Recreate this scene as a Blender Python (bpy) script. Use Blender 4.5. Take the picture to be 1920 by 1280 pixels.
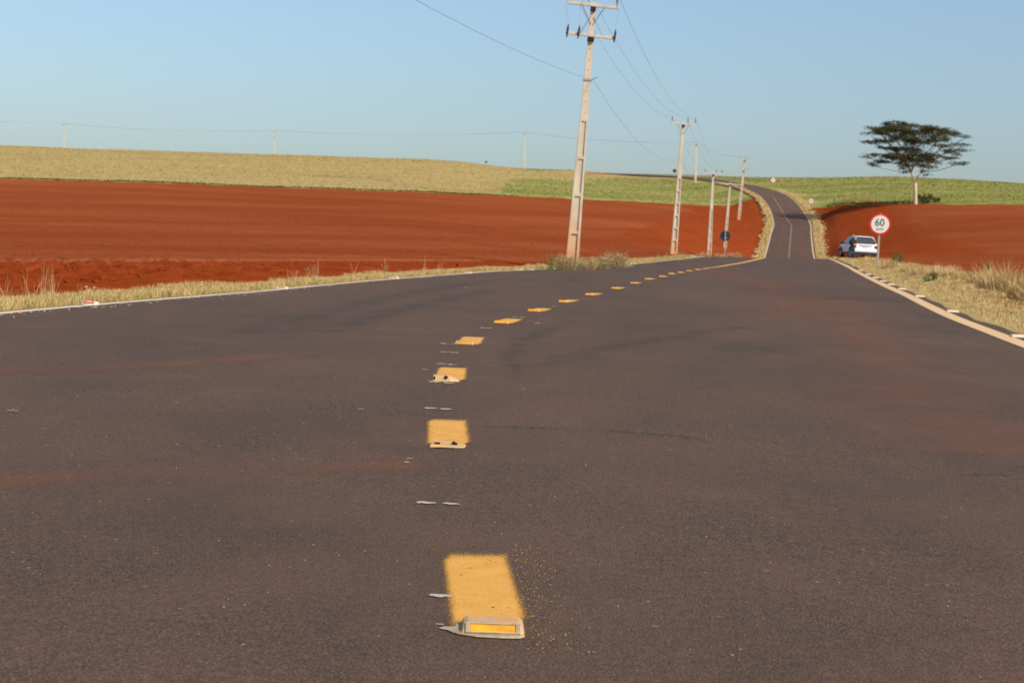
import bpy, math, random
import numpy as np
from mathutils import Vector, Matrix
random.seed(7); np.random.seed(7)
for o in list(bpy.data.objects): bpy.data.objects.remove(o)
S = bpy.context.scene; C = S.collection
# ------------------------------------------------------------------ camera
F = 2500.0; ROLL = math.radians(2.5); PITCH = math.atan(218*math.cos(ROLL)/F); EYE = 1.25
r0 = np.array([1., 0, 0]); fw = np.array([0, math.cos(PITCH), -math.sin(PITCH)]); u0 = np.array([0, math.sin(PITCH), math.cos(PITCH)])
RT = math.cos(ROLL)*r0 + math.sin(ROLL)*u0; UP = -math.sin(ROLL)*r0 + math.cos(ROLL)*u0
cam = bpy.data.cameras.new('camera'); camo = bpy.data.objects.new('camera', cam); C.objects.link(camo)
M = Matrix(((RT[0], UP[0], -fw[0], 0), (RT[1], UP[1], -fw[1], 0), (RT[2], UP[2], -fw[2], EYE), (0, 0, 0, 1)))
camo.matrix_world = M
cam.sensor_width = 36; cam.lens = F/1920*36; cam.clip_start = .05; cam.clip_end = 20000
cam.dof.use_dof = True; cam.dof.focus_distance = 6.6; cam.dof.aperture_fstop = 5.6
S.camera = camo
# ------------------------------------------------------------------ world, sun, exposure
SUN_AZ = math.radians(136)      # clockwise from +Y (the way the camera looks): behind and to the right
SUN_EL = math.radians(41)
SKY_Z0, SKY_Z1 = .030, .15
w = bpy.data.worlds.new('World'); S.world = w; w.use_nodes = True
nt = w.node_tree; nt.nodes.clear()
sky = nt.nodes.new('ShaderNodeTexSky'); sky.sky_type = 'NISHITA'; sky.sun_disc = False
sky.sun_elevation = SUN_EL; sky.sun_rotation = SUN_AZ
sky.altitude = 500; sky.air_density = 1.2; sky.dust_density = 3.5; sky.ozone_density = 4.3
bg = nt.nodes.new('ShaderNodeBackground'); bg.inputs[1].default_value = .147
wo = nt.nodes.new('ShaderNodeOutputWorld')
tc = nt.nodes.new('ShaderNodeTexCoord'); sx = nt.nodes.new('ShaderNodeSeparateXYZ'); cb_ = nt.nodes.new('ShaderNodeCombineXYZ'); nrm = nt.nodes.new('ShaderNodeVectorMath'); nrm.operation = 'NORMALIZE'
# thin low haze: the band near the horizon keeps the colour the clear sky has a few degrees up
fc = nt.nodes.new('ShaderNodeFloatCurve'); cu = fc.mapping.curves[0]
for i_, (a_, b_) in enumerate(((0, SKY_Z0), (.17, SKY_Z1), (.45, .34), (1, 1))):
    if i_ == 0: cu.points[0].location = (a_, b_)
    elif i_ == 3: cu.points[-1].location = (1, 1)
    else: cu.points.new(a_, b_)
fc.mapping.update()
nt.links.new(tc.outputs['Generated'], sx.inputs[0]); nt.links.new(sx.outputs[2], fc.inputs['Value'])
nt.links.new(sx.outputs[0], cb_.inputs[0]); nt.links.new(sx.outputs[1], cb_.inputs[1]); nt.links.new(fc.outputs[0], cb_.inputs[2])
nt.links.new(cb_.outputs[0], nrm.inputs[0]); nt.links.new(nrm.outputs[0], sky.inputs[0])
nt.links.new(sky.outputs[0], bg.inputs[0]); nt.links.new(bg.outputs[0], wo.inputs[0])
sl = bpy.data.lights.new('sun', 'SUN'); sl.energy = 4.0; sl.angle = math.radians(.5); sl.color = (1, .885, .70)
so = bpy.data.objects.new('sun', sl); C.objects.link(so)
sd = Vector((math.sin(SUN_AZ)*math.cos(SUN_EL), math.cos(SUN_AZ)*math.cos(SUN_EL), math.sin(SUN_EL)))
so.rotation_euler = sd.to_track_quat('Z', 'Y').to_euler(); so.location = (40, -40, 60)
S.view_settings.view_transform = 'Standard'; S.view_settings.look = 'None'
S.view_settings.exposure = .1; S.view_settings.gamma = 1; S.view_settings.use_curve_mapping = False
S.render.engine = 'CYCLES'

# ------------------------------------------------------------------ pixel <-> world
def ray(px, py):
    d = fw + RT*((px-960)/F) + UP*((640-py)/F)
    return d/d[1]
def P(px, py, D):                      # the world point at forward distance D seen at a photo pixel
    d = ray(px, py)*D
    return np.array([d[0], d[1], d[2]+EYE])
def proj(x, y, z):
    z = z-EYE
    c = x*fw[0]+y*fw[1]+z*fw[2]; c = np.where(np.abs(c) < 1e-3, 1e-3, c)
    return 960+F*(x*RT[0]+y*RT[1]+z*RT[2])/c, 640-F*(x*UP[0]+y*UP[1]+z*UP[2])/c
# ------------------------------------------------------------------ road edges as functions of forward distance
def W(x, y, z): return np.array([x, y, z])
Lp = [W(-6,-40,0), W(-6.2,-5,0), W(-6.1,6,0.0), P(0,587,14.7), P(168,572,16.7), P(476,547,22.7), P(687,527,29.4), P(829,516,36), P(923,509,41),
      P(997,506,47), P(1055,503.5,53), P(1102,501.5,59), P(1139,500,65), P(1197,494.5,77), P(1260,488,88), P(1330,481.5,98),
      W(18.3,112,-.95), W(27,150,-2.3), P(1435,478,200), P(1445,440,228), P(1450,415,257), P(1444.5,396,271), P(1437,382,281),
      P(1427,371.5,290), P(1409,361,300), P(1386,352,313), P(1341,342,334), P(1311,337,350), P(1277,333,367), P(1180,328.5,402), P(1060,323,450)]
Rp = [W(5,-40,0), W(5,-5,0), W(5.35,6,0.02), P(1920,646,16.5), P(1860,623,18.5), P(1792,597,21.3), P(1740,573,25.2), P(1700,553,29.9),
      P(1670,540,34.5), P(1640,526,42), P(1610,511,53.6), P(1590,500,66), P(1575,493,77), P(1560,487,90), P(1553,485.5,99),
      W(26.5,115,-.6), W(35.3,150,-2.1), P(1526,481,200), P(1521,442,228), P(1518,417,257), P(1512,406,268), P(1507,398,277), P(1499,387,289),
      P(1486,374,303), P(1465,362,320), P(1446,355.5,332), P(1420,349,345), P(1397,345,355), P(1371,340.5,367), P(1334,334.5,385),
      P(1277,330.5,402), P(1180,326.5,418), P(1060,321,462)]
def curve(pts):
    pts = np.array(pts); t = pts[:, 1]
    m = np.gradient(pts, t, axis=0)
    Y = np.concatenate([np.arange(-40, 20, .5), np.arange(20, 120, .5), np.arange(120, 450.1, 1.0)])
    i = np.clip(np.searchsorted(t, Y, side='right')-1, 0, len(t)-2)
    h = t[i+1]-t[i]; s = ((Y-t[i])/h)[:, None]; h = h[:, None]
    out = (2*s**3-3*s**2+1)*pts[i]+(s**3-2*s**2+s)*h*m[i]+(-2*s**3+3*s**2)*pts[i+1]+(s**3-s**2)*h*m[i+1]
    return Y, out[:, 0], out[:, 2]
YS, LX, LZ = curve(Lp); _, RX, RZ = curve(Rp)
ASL, ASR = .10, .33                      # asphalt beyond the painted lines
def lx(y): return np.interp(y, YS, LX)
def lz(y): return np.interp(y, YS, LZ)
def rx(y): return np.interp(y, YS, RX)
def rz(y): return np.interp(y, YS, RZ)
def roadz(x, y):
    a, b = lx(y), rx(y); t = np.clip((x-a)/(b-a), -.1, 1.1)
    return lz(y)+(rz(y)-lz(y))*t
# ------------------------------------------------------------------ terrain: thin plate through surveyed points in (azimuth, ln distance)
con = []
def col(px, *dy):
    for D, y in dy: con.append(P(px, y, D))
for i in list(range(2, 30, 1)):
    con.append(Lp[i])
for i in range(2, 31): con.append(Rp[i])
col(-40, (20,545), (27,500), (31,487), (36,478), (50,458), (80,424), (130,384), (180,355), (220,336), (300,296), (380,273.5), (430,273))
col(250, (22,540), (29,500), (33,489), (40,478), (60,455), (100,416), (160,374), (225,342), (300,306), (385,283.5), (435,283))
col(500, (30,515), (37,490), (45,480), (60,462), (100,426), (160,385), (230,352), (310,314), (390,291), (440,291))
col(750, (40,502), (46,488), (60,473), (90,445), (120,420), (180,384), (240,360.5), (310,327), (392,299.5), (440,299.5))
col(870, (250,364.5), (395,304.5), (440,305))
col(940, (60,488), (104,452), (150,418), (200,391), (255,367.5), (320,340), (395,313), (440,314))
col(1060, (75,488), (104,465), (150,430), (200,400), (262,373), (330,346), (395,320), (440,321))
col(1150, (80,489), (104,475), (150,440), (200,408), (266,377), (330,352), (380,332))
col(1263, (104,477), (130,471), (160,449), (200,419), (274,382.5), (320,358), (350,343))
col(1340, (118,479), (150,490), (180,469), (220,432), (282,385.5), (310,366))
col(1385, (190,472), (225,439), (258,413.5), (288,387))
col(1600, (97,485), (125,482), (160,474), (200,459), (225,432), (247,404), (264,385.5), (278,378), (300,370), (350,348), (405,332.5), (450,334))
col(1645, (45,508), (60,498), (90,486))
col(1660, (125,480), (160,469), (200,450), (232,411), (257,384.5), (275,376), (300,366))
col(1716, (40,525), (60,503), (97,488), (150,467), (190,446), (225,409), (254,382), (300,362), (400,334), (450,335))
col(1810, (28,565), (45,520), (75,496), (110,480), (150,464), (200,427), (245,384), (300,363), (400,337), (450,339))
col(1930, (24,600), (33,550), (50,517), (75,499), (110,478), (150,461), (200,418), (238,386), (300,366), (400,346), (450,348))
for az in (-70, -45, 45, 70):
    for r, z in ((15, -.05), (40, -.2), (100, .3), (220, 6), (380, 15), (450, 16)):
        con.append(W(r*math.sin(math.radians(az)), r*math.cos(math.radians(az)), z))
con = np.array(con)
KA = 3.0
def ab(x, y):
    az = np.clip(np.arctan2(x, y), -1.2, 1.2); r = np.clip(np.hypot(x, y), 6, 470)
    return az*KA, np.log(r)
ca, cb = ab(con[:, 0], con[:, 1]); cz = con[:, 2]
# fit the elevation angle rather than the height: errors then stay even over the picture
cr = np.hypot(con[:, 0], con[:, 1])
ce = cz/cr
n = len(ca)
def U(r2): return .5*r2*np.log(r2+1e-12)
K = U((ca[:, None]-ca)**2+(cb[:, None]-cb)**2)+np.eye(n)*2e-3
Pm = np.c_[np.ones(n), ca, cb]
A = np.zeros((n+3, n+3)); A[:n, :n] = K; A[:n, n:] = Pm; A[n:, :n] = Pm.T
sol = np.linalg.solve(A, np.r_[ce, 0, 0, 0]); wt, af = sol[:n], sol[n:]
def H0(x, y):
    x = np.asarray(x, float).ravel(); y = np.asarray(y, float).ravel(); out = np.empty(len(x))
    rr = np.hypot(x, y)
    for i in range(0, len(x), 40000):
        a, b = ab(x[i:i+40000], y[i:i+40000])
        out[i:i+40000] = U((a[:, None]-ca)**2+(b[:, None]-cb)**2)@wt+af[0]+af[1]*a+af[2]*b
    z = out*np.clip(rr, 6, 470)
    far = np.clip((rr-450)/550, 0, 1)
    z = z*(1-far)+far*2.0 - np.clip(rr-1000, 0, 5e3)*.004
    return z
def sstep(t): t = np.clip(t, 0, 1); return t*t*(3-2*t)
def hash2(ix, iy, s=0):
    h = np.sin(ix*127.1+iy*311.7+s*74.7)*43758.5453
    return h-np.floor(h)
def vnoise(x, y, s=0):
    ix, iy = np.floor(x), np.floor(y); fx, fy = x-ix, y-iy
    fx = fx*fx*(3-2*fx); fy = fy*fy*(3-2*fy)
    a, b, c, d = hash2(ix, iy, s), hash2(ix+1, iy, s), hash2(ix, iy+1, s), hash2(ix+1, iy+1, s)
    return (a+(b-a)*fx)*(1-fy)+(c+(d-c)*fx)*fy-.5
def roughness(x, y, e):
    r = np.hypot(x, y)
    k = sstep((e-1.6)/1.5)*(y > 5)
    ditch = (x < lx(y))*sstep((e-1.8)/2.0)*sstep((42-r)/12)
    z = k*(vnoise(x*.5, y*.5, 1)*.10+vnoise(x*1.7, y*1.7, 2)*.05)*sstep((250-r)/150)
    z += ditch*(vnoise(x*3.1, y*2.2, 3)*.14+vnoise(x*8.3, y*5, 4)*.10+vnoise(x*17, y*9, 7)*.05)
    z += (r > 200)*(vnoise(x*.06, y*.06, 5)*.5+vnoise(x*.3, y*.3, 6)*.12)*sstep((r-200)/60)
    z += (r > 200)*vnoise(x*.9, y*.5, 8)*.10
    return z
def edge_dist(x, y):
    s = np.where(y > 270, .55, 1.0)
    return np.maximum(np.maximum(lx(y)-ASL-x, x-rx(y)-ASR), 0)*s
def HT(x, y):
    x = np.asarray(x, float).ravel(); y = np.asarray(y, float).ravel()
    h = H0(x, y); e = edge_dist(x, y); r = np.hypot(x, y)
    z = roadz(x, y)-.05-.0006*np.clip(y, 0, 500)
    wdt = np.interp(y, [0, 40, 100, 300], [1.6, 2.2, 3.0, 5.0])
    kk = sstep(e/wdt)
    kk = np.where(y > 455, sstep((y-455)/20+kk), kk)
    return z*(1-kk)+(h+roughness(x, y, e))*kk
def HT1(x, y): return float(HT([x], [y])[0])
def surf(x, y):
    x = np.asarray(x, float).ravel(); y = np.asarray(y, float).ravel()
    on = (x > lx(y)-ASL) & (x < rx(y)+ASR) & (y < 449)
    return np.where(on, roadz(x, y), HT(x, y))
DD = np.exp(np.linspace(math.log(2.5), math.log(600), 2600))
def hit(px, py, dmin=0):
    d = ray(px, py); D = DD[DD > dmin]
    x, y, z = d[0]*D, D, EYE+d[2]*D
    s = surf(x, y); k = np.nonzero(s >= z)[0]
    i = k[0] if len(k) else len(D)-1
    return np.array([x[i], y[i], s[i]])
# ------------------------------------------------------------------ helpers
def lnk(o, parent=None):
    C.objects.link(o)
    if parent is not None: o.parent = parent
    return o
def tag(o, label=None, cat=None, group=None, kind=None):
    if label: o['label'] = label
    if cat: o['category'] = cat
    if group: o['group'] = group
    if kind: o['kind'] = kind
    return o
def empty(name, loc, rz_=0):
    o = bpy.data.objects.new(name, None); o.location = loc; o.rotation_euler = (0, 0, rz_); o.empty_display_size = .2
    return lnk(o)
def mesh_np(name, v, f, mat, parent=None, smooth=False, attrs=None):
    v = np.asarray(v, np.float32); f = np.asarray(f, np.int32); k = f.shape[1]
    me = bpy.data.meshes.new(name)
    me.vertices.add(len(v)); me.vertices.foreach_set('co', v.ravel())
    me.loops.add(f.size); me.loops.foreach_set('vertex_index', f.ravel())
    me.polygons.add(len(f)); me.polygons.foreach_set('loop_start', np.arange(0, f.size, k, dtype=np.int32))
    me.polygons.foreach_set('loop_total', np.full(len(f), k, np.int32))
    if smooth: me.polygons.foreach_set('use_smooth', np.ones(len(f), bool))
    for an, av in (attrs or {}).items():
        a = me.attributes.new(an, 'FLOAT', 'POINT'); a.data.foreach_set('value', np.asarray(av, np.float32))
    me.update(calc_edges=True); me.validate()
    if mat: me.materials.append(mat)
    return lnk(bpy.data.objects.new(name, me), parent)
class MB:
    def __init__(s): s.v = []; s.f = []
    def add(s, vs, fs):
        n = len(s.v); s.v += [tuple(map(float, q)) for q in vs]; s.f += [tuple(i+n for i in q) for q in fs]; return s
    def box(s, c, d, rot=None, taper=1.0):
        x, y, z = d[0]/2, d[1]/2, d[2]/2; vs = []
        for k in (-1, 1):
            t = taper if k > 0 else 1
            for (a, b) in ((-1, -1), (1, -1), (1, 1), (-1, 1)):
                q = Vector((a*x*t, b*y*t, k*z))
                if rot is not None: q = rot @ q
                vs.append(q+Vector(c))
        return s.add(vs, [(3, 2, 1, 0), (4, 5, 6, 7), (0, 1, 5, 4), (1, 2, 6, 5), (2, 3, 7, 6), (3, 0, 4, 7)])
    def tube(s, pts, rad, n=6, cap=True):
        pts = [Vector(p) for p in pts]; m = len(pts)
        if not hasattr(rad, '__len__'): rad = [rad]*m
        vs = []; fs = []
        for i, p in enumerate(pts):
            t = (pts[min(i+1, m-1)]-pts[max(i-1, 0)]).normalized()
            a = t.orthogonal().normalized() if abs(t.z) > .9 else t.cross(Vector((0, 0, 1))).normalized()
            b = t.cross(a)
            for k in range(n):
                q = 2*math.pi*k/n; vs.append(p+(a*math.cos(q)+b*math.sin(q))*rad[i])
        for i in range(m-1):
            for k in range(n): fs.append((i*n+k, i*n+(k+1) % n, (i+1)*n+(k+1) % n, (i+1)*n+k))
        if cap: fs += [tuple(range(n))[::-1], tuple((m-1)*n+k for k in range(n))]
        return s.add(vs, fs)
    def lathe(s, prof, c=(0, 0, 0), n=12, axis=None):
        vs = []; fs = []; q = Vector((0, 0, 1)).rotation_difference(Vector(axis)) if axis else None
        for (r, z) in prof:
            for k in range(n):
                a = 2*math.pi*k/n; p = Vector((r*math.cos(a), r*math.sin(a), z))
                if q: p = q @ p
                vs.append(p+Vector(c))
        for i in range(len(prof)-1):
            for k in range(n): fs.append((i*n+k, i*n+(k+1) % n, (i+1)*n+(k+1) % n, (i+1)*n+k))
        fs += [tuple(range(n))[::-1], tuple((len(prof)-1)*n+k for k in range(n))]
        return s.add(vs, fs)
    def build(s, name, mat, parent=None, smooth=False, bevel=0):
        me = bpy.data.meshes.new(name); me.from_pydata(s.v, [], s.f); me.materials.append(mat)
        if smooth: me.polygons.foreach_set('use_smooth', [True]*len(me.polygons))
        me.update(); o = lnk(bpy.data.objects.new(name, me), parent)
        if bevel:
            b = o.modifiers.new('bevel', 'BEVEL'); b.width = bevel; b.segments = 2; b.limit_method = 'ANGLE'
        return o
def children(o): return [c for c in bpy.data.objects if c.parent == o]
def copy_tree(o, parent=None):
    c = o.copy(); C.objects.link(c)
    if parent is not None: c.parent = parent
    for ch in children(o): copy_tree(ch, c)
    return c
# ------------------------------------------------------------------ materials
def mat(name, col, rough=.8, metal=0, spec=.3):
    m = bpy.data.materials.new(name); m.use_nodes = True; b = m.node_tree.nodes['Principled BSDF']
    b.inputs['Base Color'].default_value = (*col, 1); b.inputs['Roughness'].default_value = rough
    b.inputs['Metallic'].default_value = metal; b.inputs['Specular IOR Level'].default_value = spec
    return m
class N:
    def __init__(s, m): s.m = m; s.t = m.node_tree; s.b = s.t.nodes['Principled BSDF']
    def n(s, ty, **k):
        q = s.t.nodes.new('ShaderNode'+ty)
        for a, v in k.items(): setattr(q, a, v)
        return q
    def l(s, a, b): s.t.links.new(a, b)
    def pos(s, scale=(1, 1, 1)):
        g = s.n('NewGeometry'); mp = s.n('Mapping'); mp.inputs['Scale'].default_value = scale
        s.l(g.outputs['Position'], mp.inputs[0]); return mp.outputs[0]
    def noise(s, vec, scale, detail=3, rough=.55, dist=0):
        q = s.n('TexNoise'); q.inputs['Scale'].default_value = scale; q.inputs['Detail'].default_value = detail
        q.inputs['Roughness'].default_value = rough; q.inputs['Distortion'].default_value = dist
        s.l(vec, q.inputs['Vector']); return q.outputs['Fac']
    def ramp(s, fac, stops):
        q = s.n('ValToRGB'); e = q.color_ramp.elements
        while len(e) < len(stops): e.new(.5)
        for i, (p, c) in enumerate(stops):
            e[i].position = p; e[i].color = (*c, 1) if hasattr(c, '__len__') else (c, c, c, 1)
        s.l(fac, q.inputs[0]); return q.outputs[0]
    def mix(s, fac, a, b, mode='MIX'):
        q = s.n('Mix', data_type='RGBA', blend_type=mode)
        for sock, v in ((q.inputs[0], fac), (q.inputs[6], a), (q.inputs[7], b)):
            if hasattr(v, 'is_linked') or hasattr(v, 'node'): s.l(v, sock)
            else: sock.default_value = v if not hasattr(v, '__len__') else (*v, 1)
        return q.outputs[2]
    def math(s, op, a, b=0.0, clamp=False):
        q = s.n('Math', operation=op, use_clamp=clamp)
        for sock, v in ((q.inputs[0], a), (q.inputs[1], b)):
            if hasattr(v, 'node'): s.l(v, sock)
            else: sock.default_value = v
        return q.outputs[0]
    def attr(s, nm): q = s.n('Attribute'); q.attribute_name = nm; return q.outputs['Fac']
    def bump(s, h, strength=.5, dist=.02):
        q = s.n('Bump'); q.inputs['Strength'].default_value = strength; q.inputs['Distance'].default_value = dist
        s.l(h, q.inputs['Height']); s.l(q.outputs[0], s.b.inputs['Normal'])
    def color(s, c): s.l(c, s.b.inputs['Base Color'])
def simple(name, c1, c2, scale, rough=.8, bump=0, spec=.3, metal=0, bd=.01):
    m = mat(name, c1, rough, metal, spec); q = N(m); p = q.pos()
    f = q.noise(p, scale, 4, .6); q.color(q.ramp(f, [(.3, c1), (.7, c2)]))
    if bump: q.bump(q.noise(p, scale*3, 3), bump, bd)
    return m
# red soil
def soil():
    m = mat('red_soil', (.3, .07, .025), 1, 0, .0); q = N(m); p = q.pos()
    big = q.noise(q.pos((.35, 1, 1)), .045, 4, .6, .6)
    c = q.ramp(big, [(.3, (.225, .051, .0172)), (.55, (.262, .066, .0225)), (.75, (.312, .086, .031))])
    furrow = q.noise(q.pos((.035, .9, .9)), 1.3, 3, .6, .2)
    c = q.mix(.6, c, q.ramp(furrow, [(.35, (.84, .83, .82)), (.5, (1, 1, 1)), (.65, (1.10, 1.12, 1.14))]), 'MULTIPLY')
    band = q.attr('band')
    c = q.mix(q.math('MULTIPLY', band, .75), c, (.235, .044, .0165))
    raw = q.attr('raw')
    mid = q.noise(p, .9, 5, .65)
    c = q.mix(raw, c, q.ramp(mid, [(.3, (.18, .030, .008)), (.7, (.30, .054, .013))]))
    fine = q.noise(p, 3.5, 5, .7)
    c = q.mix(.85, c, q.ramp(fine, [(.3, (.68, .68, .68)), (.5, (1, 1, 1)), (.7, (1.22, 1.22, 1.22))]), 'MULTIPLY')
    strw = q.ramp(q.noise(p, 6.0, 2, .5), [(.70, 0), (.76, 1)])
    c = q.mix(q.math('MULTIPLY', strw, .22), c, (.45, .30, .14)); c = q.mix(q.math('MULTIPLY', q.attr('lit_ridge'), .5), c, (.48, .17, .075))  # straw flecks, then the ridge line's sunlight put into the soil colour
    q.color(c); q.bump(q.noise(p, 5, 6, .7), .6, .10)
    return m
M_SOIL = soil()
def hill_grass():
    m = mat('field_grass_cover', (.4, .33, .15), 1, 0, .0); q = N(m); p = q.pos()
    n1 = q.noise(q.pos((.22, 1, 1)), .09, 5, .7, 1.0); n2 = q.noise(p, .8, 5, .7); n3 = q.noise(p, .16, 4, .6, .5)
    dry = q.ramp(n1, [(.28, (.26, .185, .08)), (.5, (.40, .29, .125)), (.72, (.30, .25, .095))])
    dry = q.mix(q.ramp(n3, [(.50, 0), (.70, .6)]), dry, (.26, .25, .085))
    grn = q.ramp(n1, [(.28, (.135, .16, .035)), (.5, (.23, .23, .065)), (.68, (.38, .31, .12))])
    g = q.math('ADD', q.attr('green'), q.math('MULTIPLY', q.math('SUBTRACT', n3, .5), .8))
    c = q.mix(q.ramp(g, [(.42, 0), (.58, 1)]), dry, grn)
    rd = q.math('ADD', q.attr('bare'), q.math('MULTIPLY', q.math('SUBTRACT', n2, .5), .8))
    c = q.mix(q.ramp(rd, [(.5, 0), (.7, .85)]), c, (.34, .10, .04))
    c = q.mix(.8, c, q.ramp(n2, [(.3, (.62, .62, .6)), (.5, (1, 1, 1)), (.7, (1.25, 1.25, 1.25))]), 'MULTIPLY')
    q.color(c); q.bump(n2, .7, .25)
    return m
M_HILL = hill_grass()
def asphalt():
    m = mat('asphalt', (.06, .05, .045), .85, 0, .14); q = N(m); p = q.pos()
    agg = q.n('TexVoronoi'); agg.inputs['Scale'].default_value = 95; q.l(p, agg.inputs['Vector'])
    g1 = q.noise(p, 130, 3, .7); g2 = q.noise(p, 28, 4, .7); big = q.noise(q.pos((1, .35, 1)), .35, 5, .6, .6); dust = q.noise(p, .9, 6, .65, .4)
    c = q.ramp(g1, [(.30, (.037, .0245, .0175)), (.5, (.082, .053, .037)), (.68, (.176, .116, .080))])
    c = q.mix(.8, c, q.ramp(g2, [(.3, (.74, .75, .78)), (.7, (1.24, 1.22, 1.18))]), 'MULTIPLY')
    c = q.mix(1, c, q.ramp(big, [(.3, (.76, .80, .88)), (.5, (1, 1, 1)), (.7, (1.18, 1.10, 1.0))]), 'MULTIPLY')
    c = q.mix(q.ramp(dust, [(.45, 0), (.72, .45)]), c, (.15, .078, .050))
    mott = q.noise(p, 55, 2, .5); c = q.mix(q.ramp(mott, [(.60, 0), (.72, .5)]), c, (.17, .085, .045)); c = q.mix(q.ramp(mott, [(.28, .6), (.38, 0)]), c, (.038, .036, .042))
    # stray pale and rusty specks of grit
    v = q.n('TexVoronoi'); v.inputs['Scale'].default_value = 7; v.inputs['Randomness'].default_value = 1; q.l(p, v.inputs['Vector'])
    sp = q.ramp(v.outputs['Distance'], [(.025, 1), (.05, 0)])
    c = q.mix(q.math('MULTIPLY', sp, .7), c, (.42, .33, .25))
    v2 = q.n('TexVoronoi'); v2.inputs['Scale'].default_value = 4.3; q.l(q.pos((1, 1.1, 1)), v2.inputs['Vector'])
    c = q.mix(q.math('MULTIPLY', q.ramp(v2.outputs['Distance'], [(.03, 1), (.07, 0)]), .5), c, (.33, .15, .07))
    v3 = q.n('TexVoronoi'); v3.inputs['Scale'].default_value = 10.3; q.l(q.pos((1.1, 1, 1)), v3.inputs['Vector'])
    c = q.mix(q.math('MULTIPLY', q.ramp(v3.outputs['Distance'], [(.05, 1), (.1, 0)]), .6), c, (.025, .02, .02))
    q.color(c); q.bump(q.math('ADD', q.math('ADD', g1, q.math('MULTIPLY', agg.outputs['Distance'], .8)), q.math('MULTIPLY', g2, 1.5)), .5, .007)
    return m
M_ASPH = asphalt()
def paint(name, c1, c2, wear=.35, soft=True, wscale=30):
    m = mat(name, c1, .7, 0, .25); q = N(m); p = q.pos(); m.blend_method = 'HASHED' if hasattr(m, 'blend_method') else None
    f = q.noise(p, 9, 5, .65); c = q.ramp(f, [(.3, c1), (.7, c2)])
    fine = q.noise(p, 110, 3, .7); c = q.mix(.7, c, q.ramp(fine, [(.3, (.78, .76, .72)), (.55, (1, 1, 1)), (.8, (1.1, 1.1, 1.1))]), 'MULTIPLY')
    q.color(c); q.bump(fine, .5, .005)
    e = q.attr('edge')      # 0 at the rim, 1 inside
    wn = q.noise(p, wscale, 4, .75)
    k = q.math('ADD', e, q.math('MULTIPLY', q.math('SUBTRACT', q.noise(p, 170, 3, .85), .5), 2.2))
    a = q.ramp(k, [(.36, 0), (.62, 1)])
    w2 = q.ramp(wn, [(wear-.04, 0), (wear+.02, 1)])
    al = q.math('MULTIPLY', a, w2)
    q.l(al, q.b.inputs['Alpha'])
    return m
M_YEL = paint('yellow_road_paint', (.60, .29, .050), (.70, .365, .072), .335)
M_YFAR = paint('worn_yellow_line_paint', (.27, .15, .07), (.21, .125, .065), .28, wscale=3)
M_WHT = paint('white_edge_paint', (.56, .48, .36), (.68, .59, .46), .25)
M_WDU = paint('dusty_edge_paint', (.62, .40, .195), (.70, .47, .24), .2)
M_TICK = simple('white_chalk_paint', (.26, .22, .17), (.56, .50, .40), 110)
M_CONC = None
def concrete():
    m = mat('pole_concrete', (.5, .45, .36), .9, 0, .2); q = N(m); p = q.pos()
    c = q.ramp(q.noise(q.pos((1, 1, .25)), 4, 5, .6), [(.3, (.47, .41, .31)), (.7, (.61, .54, .42))])
    tc = q.n('TexCoord'); sx = q.n('SeparateXYZ'); q.l(tc.outputs['Object'], sx.inputs[0])
    z = q.math('ADD', sx.outputs[2], q.math('MULTIPLY', q.noise(p, 2.5, 4, .6), 1.6))
    c = q.mix(q.ramp(q.math('DIVIDE', z, 4.0), [(.18, .85), (.75, 0)]), c, (.56, .29, .13))
    q.color(c); q.bump(q.noise(p, 30, 3), .3, .01); return m
M_CONC = concrete()
M_DARK = mat('black_metal', (.02, .02, .022), .5, .3)
M_GALV = simple('galvanised_steel', (.26, .25, .24), (.36, .34, .31), 12, .5, metal=.4)
M_INS = simple('grey_brown_ceramic', (.18, .13, .13), (.30, .25, .26), 20, .3, spec=.5)
M_CUT = mat('dark_fuse_holder', (.045, .025, .03), .4)
M_WIRE = mat('cable_aluminium', (.24, .24, .26), .6, .2)
# ------------------------------------------------------------------ the ground
azf = np.radians(np.arange(-25.5, 25.51, .085))
azc1 = np.radians(np.linspace(-180, -25.5, 60)[:-1]); azc2 = np.radians(np.linspace(25.5, 180, 60)[1:])
AZ = np.concatenate([azc1, azf, azc2])
bp = np.array([(-400,334,205),(0,337,222),(250,342.5,226),(500,352,231),(700,359,238),(900,366,250),(1050,373,262),(1150,377,267),(1263,382.5,275),(1350,386,283),(1400,388,289),
               (1450,388,293),(1530,386,287),(1565,385.8,276),(1600,385.5,264),(1660,384.5,257),(1716,382.5,254),(1810,384,245),(1930,386,238),(2300,390,230)], float)
bx = (bp[:, 0]-960)/F; RB = np.interp(np.tan(np.clip(AZ, -1.2, 1.2)), bx, bp[:, 2]*np.sqrt(1+bx**2))
RB = RB*(1+.0035*(vnoise(AZ*150, AZ*0, 9)+.6*vnoise(AZ*420, AZ*0, 10))*2)
t1 = np.concatenate([np.exp(np.linspace(math.log(.6), math.log(13), 26))[:-1], np.exp(np.linspace(math.log(13), math.log(222), 250))])
R1 = np.where(t1[:, None] < 60, t1[:, None], 0)+np.where(t1[:, None] >= 60, 60+(t1[:, None]-60)/(222-60)*(RB[None]-60), 0)
def polar(name, R, material, attrs=None):
    nr, na = R.shape; x = R*np.sin(AZ)[None]; y = R*np.cos(AZ)[None]
    z = HT(x.ravel(), y.ravel())
    v = np.c_[x.ravel(), y.ravel(), z]
    i, j = np.meshgrid(np.arange(nr-1), np.arange(na-1), indexing='ij'); a = (i*na+j).ravel()
    f = np.c_[a, a+1, a+na+1, a+na]
    return mesh_np(name, v, f[:, ::-1], material, None, True, attrs(v) if attrs else None)
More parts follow.
